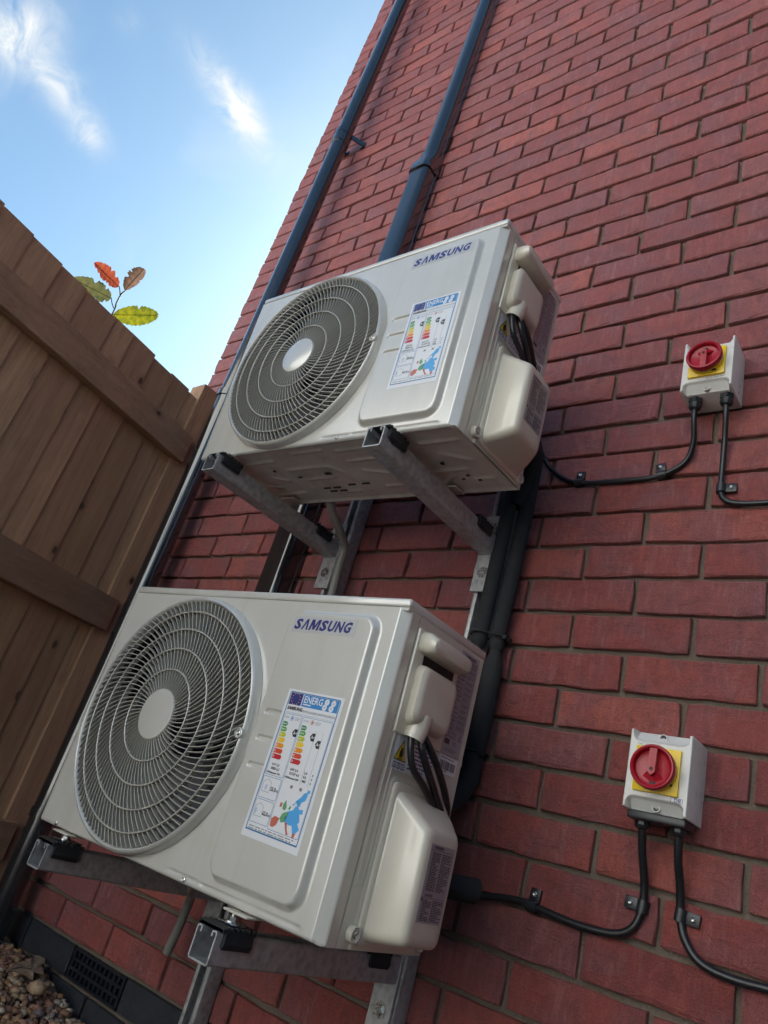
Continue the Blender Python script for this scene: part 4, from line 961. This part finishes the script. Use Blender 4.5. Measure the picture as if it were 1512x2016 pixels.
def clip(x, z, ang, side, lab):
    t_ = empty('cable_clip', (x, 0.0, z), lab, 'cable clip', 'black cable clips screwed to the bricks', rot=(0, -R(ang), 0))
    # local x runs along the cable, z towards the screw tab
    pf = [(-0.0085, 0.0)] + [(-0.0085 * math.cos(R(k)), 0.0085 + 0.0078 * math.sin(R(k))) for k in range(0, 181, 20)] + [(0.0085, 0.0)]
    b = nb(); extrude_profile(b, [(u, -v) for u, v in pf], ((-0.0090, 0, 0), (0, 0, 1), (0, 1, 0), (1, 0, 0)), 0.018)
    obj('saddle', b, M['clipm'], t_)
    b = nb(); s_ = side; box(b, -0.0090, 0.0090, -0.0085, -0.0005, min(s_ * 0.0075, s_ * 0.0275), max(s_ * 0.0075, s_ * 0.0275), bev=0.0010, seg=2); obj('screw_tab', b, M['clipm'], t_)
    obj('screw', screwhead(nb(), (0, -0.0085, s_ * 0.0185), (0, -1, 0), 0.0042), M['bolt'], t_)
clip(-0.030, -0.4890, 0, 1, 'left clip holding the cable of the upper isolator'); clip(0.144, -0.4875, 12, 1, 'clip holding the cable just below left of the upper isolator')
clip(0.2575, -0.5290, 90, -1, 'clip on the cable dropping right of the upper isolator'); clip(0.025, -1.3050, -4, 1, 'left clip holding the cable of the lower isolator')
clip(0.1995, -1.2600, 85, 1, 'clip on the left drop of the lower isolator, screw to its left'); clip(0.2545, -1.2570, 85, -1, 'clip on the right drop of the lower isolator, screw to its right')

# ================================================================== the fence
th = R(-78.5); D = Vector((math.cos(th), math.sin(th), 0)); NF = Vector((-D.y, D.x, 0)); P0 = Vector((-1.575, -0.07, 0))
GZ = -1.83
def fpt(s, off, z): return P0 + D * s + NF * off + Vector((0, 0, z))
fence = empty('fence', (P0.x, P0.y, GZ), 'brown close-board timber fence panel on the left with a red-leaved sprig above', 'fence')
def fbox(name, s0, s1, o0, o1, z0, z1, mat, parent, tint, base, taper=None, bev=0.0015, rot90=False):
    """box in fence frame; taper=(o1 at s0, o1 at s1)"""
    b = nb(); org = base
    c_ = []
    for z in (z0, z1):
        for s, o in ((s0, o0), (s1, o0), (s1, taper[1] if taper else o1), (s0, taper[0] if taper else o1)): c_.append(b.verts.new(fpt(s, o, z) - org))
    for q in ((3, 2, 1, 0), (4, 5, 6, 7), (0, 1, 5, 4), (1, 2, 6, 5), (2, 3, 7, 6), (3, 0, 4, 7)): b.faces.new([c_[i] for i in q])
    if bev: bmesh.ops.bevel(b, geom=list(b.edges), offset=bev, segments=1, affect='EDGES')
    o = obj(name, b, M[mat], parent, smooth=False); o['tint'] = tint; return o
fb_ = Vector((P0.x, P0.y, GZ)); rf_ = random.Random(11)
steps = [-0.060, -0.011, 0.0, 0.161, 0.266, 0.372, 0.456, 0.583, 0.685, 0.794, 0.899]
edges = [-0.015, 0.078, 0.161, 0.266, 0.372, 0.456, 0.583, 0.685, 0.794, 0.899]
while edges[-1] < 2.0: edges.append(edges[-1] + rf_.uniform(0.100, 0.116))
for a, b_ in zip(edges, edges[1:]):
    zt = -0.026 + rf_.uniform(-0.006, 0.004)
    fbox('board', a - 0.010, b_, -0.004, 0.010, GZ + 0.02, zt, 'board', fence, rf_.random(), fb_, taper=(0.0140, 0.0095), bev=0)
for z0, z1, nm in ((-0.286, -0.182, 'rail'), (-0.920, -0.815, 'rail'), (-1.60, -1.50, 'rail')):
    fbox(nm, -0.012, 2.03, 0.0145, 0.050, z0, z1, 'rail', fence, rf_.random(), fb_, bev=0.002)
b = nb(); box(b, -0.080, 0.0, -0.085, -0.012, 0, 1.87, bev=0.002, seg=1)
o = obj('post', b, M['post'], fence, loc=(-1.548 - P0.x, -P0.y, 0), smooth=False); o['tint'] = 0.2
b = nb(); box(b, -0.075, 0.0, -0.075, 0, 0, 1.86, bev=0.002, seg=1)
q = fpt(2.045, 0.03, 0); o = obj('post', b, M['post'], fence, loc=(q.x - P0.x + .03, q.y - P0.y, 0), smooth=False); o['tint'] = 0.6

# unseen house opposite; its sunlit wall is made pale and large as fill
oh = empty('opposite_house', (0, -8.5, GZ), 'unseen brick house across the gardens, its front wall made pale to bounce sunlight', 'house')
t = NT('pale_brick'); bt = t.n('ShaderNodeTexBrick'); bt.inputs['Scale'].default_value = 1.0
sp = t.n('ShaderNodeSeparateXYZ'); t.t.links.new(t.n('ShaderNodeNewGeometry').outputs['Position'], sp.inputs[0]); cb = t.n('ShaderNodeCombineXYZ')
t.t.links.new(sp.outputs[0], cb.inputs[0]); t.t.links.new(sp.outputs[2], cb.inputs[1]); t.t.links.new(cb.outputs[0], bt.inputs['Vector'])
bt.inputs['Brick Width'].default_value = 0.225; bt.inputs['Row Height'].default_value = 0.075; bt.inputs['Mortar Size'].default_value = 0.006
bt.inputs['Color1'].default_value = (0.64, 0.65, 0.66, 1); bt.inputs['Color2'].default_value = (0.58, 0.60, 0.61, 1); bt.inputs['Mortar'].default_value = (0.60, 0.58, 0.55, 1)
t.base(bt.outputs[0], 0.85); M['buff'] = t.m
b = nb()
for x0, x1, z0, z1 in ((-11, 4, 0, 0.9), (-11, 4, 2.2, 3.6), (-11, 4, 4.8, 7.4)): box(b, x0, x1, -6, 0, z0, z1)
for z0, z1 in ((0.9, 2.2), (3.6, 4.8)):
    for x0, x1 in ((-11, -9), (-7.4, -3.8), (-2.2, 1.6), (3.2, 4)): box(b, x0, x1, -6, 0, z0, z1)
obj('wall', b, M['buff'], oh, smooth=False)
b = nb(); vs_ = [b.verts.new(v) for v in ((-11.4, 0.4, 7.35), (4.4, 0.4, 7.35), (4.4, -6.4, 7.35), (-11.4, -6.4, 7.35), (-11.4, -3, 10.0), (4.4, -3, 10.0))]
for q in ((0, 1, 2, 3), (0, 4, 5, 1), (3, 2, 5, 4), (0, 3, 4), (1, 5, 2)): b.faces.new([vs_[i] for i in q])
obj('roof', b, simple('opposite_roof_tile', (0.11, 0.07, 0.055), 0.8), oh, smooth=False)
M['wframe'] = simple('window_frame_white', (0.75, 0.75, 0.73), 0.4); tg = NT('window_glass'); M['wglass'] = tg.base((0.02, 0.025, 0.03), 0.05)
for z0, z1 in ((0.9, 2.2), (3.6, 4.8)):
    for x0, x1 in ((-9, -7.4), (-3.8, -2.2), (1.6, 3.2)):
        b = nb(); box(b, x0, x0 + .07, -.16, -.08, z0, z1); box(b, x1 - .07, x1, -.16, -.08, z0, z1); box(b, x0 + .07, x1 - .07, -.16, -.08, z0, z0 + .07); box(b, x0 + .07, x1 - .07, -.16, -.08, z1 - .07, z1); box(b, (x0 + x1) / 2 - .035, (x0 + x1) / 2 + .035, -.16, -.082, z0 + .07, z1 - .07)
        f_ = obj('window', b, M['wframe'], oh, smooth=False); obj('pane', bx(x0 + .07, x1 - .07, -.135, -.125, z0 + .07, z1 - .07), M['wglass'], f_, smooth=False)
# timber-clad garage behind and right of the camera, added to darken pipe reflections
sh_ = empty('blocker', (3.0, -2.6, GZ), 'dark timber clad garage added unseen to darken reflections', 'blocker')
M['blockw'] = simple('blocker_wood', (0.05, 0.034, 0.025), 0.8, scale=20)
zz = 0.0
while zz < 3.8:
    b = nb(); box(b, -0.020, 0.0, -1.6, 1.5, zz, zz + 0.148); obj('board', b, M['blockw'], sh_, smooth=False); zz += 0.15
obj('wall', bx(0.0005, 3.2, -1.6, 1.5, 0, 3.8), M['blockw'], sh_, smooth=False)
b = nb(); vs_ = [b.verts.new(v) for v in ((-.12, -1.75, 3.8), (3.3, -1.75, 3.8), (3.3, 1.6, 3.8), (-.12, 1.6, 3.8), (1.6, -1.75, 4.7), (1.6, 1.6, 4.7))]
for q in ((0, 1, 2, 3), (0, 4, 5, 3), (1, 2, 5, 4), (0, 1, 4), (3, 5, 2)): b.faces.new([vs_[i] for i in q])
obj('roof', b, M['rubber'], sh_, smooth=False)
# ------------------------------------------------------------------ sprig with four leaves showing over the fence
t = NT('leaf'); ob = t.n('ShaderNodeAttribute'); ob.attribute_name = 'hue'; ob.attribute_type = 'OBJECT'
tcn = t.n('ShaderNodeTexCoord'); vein = t.n('ShaderNodeTexWave'); vein.inputs['Scale'].default_value = 60; vein.inputs['Distortion'].default_value = 1.5; vein.bands_direction = 'DIAGONAL'; t.t.links.new(tcn.outputs['Object'], vein.inputs[0])
n = t.noise(t.pos(), 55, 4, 0.6)
c1 = t.ramp(ob.outputs['Fac'], [(0.0, (0.070, 0.085, 0.035)), (0.33, (0.30, 0.045, 0.025)), (0.66, (0.085, 0.060, 0.045)), (1.0, (0.17, 0.23, 0.020))])
c2 = t.ramp(ob.outputs['Fac'], [(0.0, (0.13, 0.13, 0.05)), (0.33, (0.36, 0.09, 0.04)), (0.66, (0.16, 0.09, 0.055)), (1.0, (0.42, 0.40, 0.02))])
c = t.mix(t.ramp(n, [(0.4, 0.0), (0.65, 1.0)]), c1, c2); c = t.mix(t.math('MULTIPLY', vein.outputs['Fac'], 0.25), c, c2)
t.base(c, 0.5); trn = t.n('ShaderNodeBsdfTranslucent'); t.t.links.new(c, trn.inputs[0]); mx = t.n('ShaderNodeMixShader'); mx.inputs[0].default_value = 0.45
t.t.links.new(t.b.outputs[0], mx.inputs[1]); t.t.links.new(trn.outputs[0], mx.inputs[2]); t.t.links.new(mx.outputs[0], t.t.nodes['Material Output'].inputs[0]); M['leaf'] = t.m
M['stem'] = simple('stem', (0.09, 0.10, 0.05), 0.6)
sb = Vector((-1.625, -0.43, GZ))
sprig = empty('cherry_sprig', sb, 'young shoot with four notched green and red leaves sticking up behind the fence', 'plant')
def SV(*p_): return Vector(p_) - sb
b = nb(); tube(b, [SV(-1.66, -0.44, GZ), SV(-1.64, -0.46, -1.0), SV(-1.625, -0.465, -0.2), SV(-1.616, -0.472, 0.057), SV(-1.614, -0.478, 0.100), SV(-1.614, -0.479, 0.140), SV(-1.616, -0.473, 0.162)], 0.0028, 8)
tube(b, [SV(-1.614, -0.479, 0.135), SV(-1.611, -0.49, 0.150), SV(-1.609, -0.500, 0.160)], 0.0018, 6); tube(b, [SV(-1.614, -0.478, 0.080), SV(-1.611, -0.492, 0.090), SV(-1.609, -0.503, 0.103)], 0.0018, 6)
obj('stem', b, M['stem'], sprig)
rl = random.Random(5)
def leaf(base, tip, width, fold, hue, droop, up=Vector((0.6, -0.5, 0.3)), tilt=0.0):
    base, tip = SV(*base), SV(*tip); a = tip - base; ln = a.length; a.normalize()
    nrm = (CAM - sb - (base + tip) / 2); nrm = (nrm - nrm.dot(a) * a).normalized(); nrm = Matrix.Rotation(tilt, 3, a) @ nrm; sdv = a.cross(nrm)
    b = nb(); K = 22; rows = []
    for i in range(K + 1):
        f_ = i / K; wd = width * (math.sin(math.pi * f_ ** 0.9) ** 0.6) * (1 if f_ < .98 else 0.3); row = []
        for j in (-1, -0.5, 0, 0.5, 1):
            q = wd * (1 - (0.09 * (i % 2) if abs(j) == 1 else 0)) * (0.66 if abs(j) == 1 and rl.random() < 0.14 and 1 < i < K - 1 else 1)
            row.append(b.verts.new(base + a * (ln * f_) + sdv * (q * j) * math.cos(fold * abs(j)) + nrm * (abs(j) * q * math.sin(fold) - droop * (f_ ** 2) + 0.0012 * math.sin(i * 1.7) * abs(j))))
        rows.append(row)
    for i in range(K):
        for j in range(4): b.faces.new((rows[i][j], rows[i + 1][j], rows[i + 1][j + 1], rows[i][j + 1]))
    tube(b, [base, base + a * ln * .5 - nrm * 0.001 - nrm * droop * .25, tip - nrm * droop], 0.0009, 5)
    for f in b.faces: f.smooth = True
    o = obj('leaf', b, M['leaf'], sprig, smooth=False, recalc=False); o['hue'] = hue; return o
leaf((-1.609, -0.503, 0.101), (-1.582, -0.645, 0.048), 0.036, 0.25, 0.0, 0.004); leaf((-1.609, -0.500, 0.158), (-1.586, -0.612, 0.152), 0.031, 0.2, 0.33, 0.0, tilt=0.5)
leaf((-1.616, -0.473, 0.164), (-1.617, -0.452, 0.292), 0.036, 0.7, 0.66, 0.002, tilt=-0.3); leaf((-1.616, -0.470, 0.058), (-1.648, -0.310, 0.203), 0.038, 0.25, 1.0, 0.006, tilt=0.2)

# ================================================================== ground, gravel, dry leaf
b = nb()
vs = [b.verts.new(v) for v in ((-60, -60, GZ), (60, -60, GZ), (60, 60, GZ), (-60, 60, GZ))]; b.faces.new(vs)
o = obj('ground', b, simple('soil', (0.10, 0.075, 0.055), 0.9, bump=0.6, scale=30), smooth=False); tag(o, kind='structure')
b = nb(); vs = [b.verts.new(v) for v in ((-12, -8.48, GZ + .01), (10, -8.48, GZ + .01), (10, -2.6, GZ + .01), (-12, -2.6, GZ + .01))]; b.faces.new(vs)
o = obj('bounce_paving', b, simple('pale_paving', (0.24, 0.23, 0.21), 0.85, bump=0.3, scale=8), smooth=False); tag(o, kind='structure')  # unseen paving, added to bounce sunlight up at the units
rg = random.Random(21); vv, ff, cc = [], [], []
ico = nb(); bmesh.ops.create_icosphere(ico, subdivisions=1, radius=1); iv = [v.co.copy() for v in ico.verts]; if_ = [tuple(v.index for v in f.verts) for f in ico.faces]; ico.free()
pal = [(0.34, 0.20, 0.11), (0.42, 0.30, 0.19), (0.26, 0.14, 0.08), (0.50, 0.42, 0.32), (0.20, 0.11, 0.075), (0.16, 0.15, 0.16), (0.46, 0.25, 0.10), (0.32, 0.16, 0.11)]
def stone(x, y, z, s, big=False):
    sc = Vector((s * rg.uniform(.75, 1.4), s * rg.uniform(.7, 1.1), s * rg.uniform(.5, .85))); e = Matrix.Rotation(rg.uniform(0, 6.3), 3, 'Z') @ Matrix.Rotation(rg.uniform(-.6, .6), 3, 'X')
    b0 = len(vv); sh = [rg.uniform(.78, 1.18) for _ in iv]
    for k_, p_ in enumerate(iv): vv.append(tuple(e @ Vector((p_.x * sc.x * sh[k_], p_.y * sc.y * sh[k_], p_.z * sc.z * sh[k_])) + Vector((x, y, z))))
    c_ = rg.choice(pal); q = rg.uniform(.8, 1.2)
    for f in if_: ff.append(tuple(b0 + i for i in f)); cc.append(tuple(v * q for v in c_) + (1,))
for i in range(5200):
    x = rg.uniform(-1.68, 0.6) if i % 3 else rg.uniform(-1.60, -0.95); y = -0.012 - rg.random() ** (1.5 if i % 3 else 1.2) * (1.6 if i % 3 else .4)
    if x < P0.x - 0.2 * (y + .07) + .02 : continue
    hgt = GZ + 0.012 + 0.050 * sstep(-0.85, -1.30, x) * sstep(0.5, 0.0, -y) + rg.uniform(-.004, .007)
    stone(x, y - .008, hgt, rg.uniform(.006, .0135))
stone(-1.065, -0.100, -1.768, .021); stone(-1.10, -0.055, -1.770, .013)
me = bpy.data.meshes.new('gravel'); me.from_pydata(vv, [], ff); ca = me.color_attributes.new('Col', 'FLOAT_COLOR', 'CORNER'); fl = []
for c_, f in zip(cc, ff): fl += list(c_) * len(f)
ca.data.foreach_set('color', fl)
for p_ in me.polygons: p_.use_smooth = True
t = NT('pebble'); a = t.n('ShaderNodeVertexColor'); a.layer_name = 'Col'; n = t.noise(t.pos(), 180, 4, 0.6)
t.base(t.mix(t.ramp(n, [(0.35, 0.55), (0.6, 0.0)]), a.outputs[0], (0.10, 0.07, 0.05)), 0.6); t.bump(n, 0.4, 0.002); me.materials.append(t.m)
o = link(bpy.data.objects.new('gravel', me)); tag(o, 'mixed brown and cream gravel heaped at the foot of the wall', 'gravel', kind='stuff')
# dead maple leaf
b = nb(); lz = -1.748
ol = [(-1.105, -0.165), (-1.150, -0.120), (-1.19, -0.085), (-1.196, -0.060), (-1.230, -0.035), (-1.262, -0.018), (-1.240, -0.010), (-1.205, -0.014), (-1.185, -0.022), (-1.150, -0.020), (-1.160, -0.042), (-1.120, -0.060), (-1.085, -0.085), (-1.092, -0.105), (-1.062, -0.118), (-1.085, -0.135)]
cx, cy = -1.135, -0.085; cc_ = b.verts.new((cx, cy, lz - .004)); ov = [b.verts.new((x, y, lz + 0.005 * math.sin(i * 2.1))) for i, (x, y) in enumerate(ol)]
mv = [b.verts.new(((x + cx) / 2, (y + cy) / 2, lz + 0.003 * math.cos(i * 1.7))) for i, (x, y) in enumerate(ol)]
for i in range(len(ol)):
    j = (i + 1) % len(ol); b.faces.new((ov[i], ov[j], mv[j], mv[i])); b.faces.new((mv[i], mv[j], cc_))
tube(b, [(cx, cy, lz - .002), (cx + .02, cy - .05, lz + .004), (cx + .05, cy - .09, lz + .002)], .0011, 5)
t = NT('dry_leaf'); n = t.noise(t.pos(), 60, 5, 0.65); n2 = t.n('ShaderNodeTexVoronoi', feature='DISTANCE_TO_EDGE'); n2.inputs['Scale'].default_value = 110; t.t.links.new(t.pos(), n2.inputs[0])
t.base(t.mix(t.ramp(n2.outputs[0], [(0.0, 0.7), (0.05, 0.0)]), t.ramp(n, [(0.3, (0.22, 0.16, 0.10)), (0.7, (0.42, 0.34, 0.24))]), (0.16, 0.11, 0.07)), 0.75); t.bump(n, 0.5, 0.002)
for f in b.faces: f.smooth = True
tag(obj('dry_leaf', b, t.m, smooth=False), 'dead brown maple leaf lying on the gravel in the corner', 'leaf')
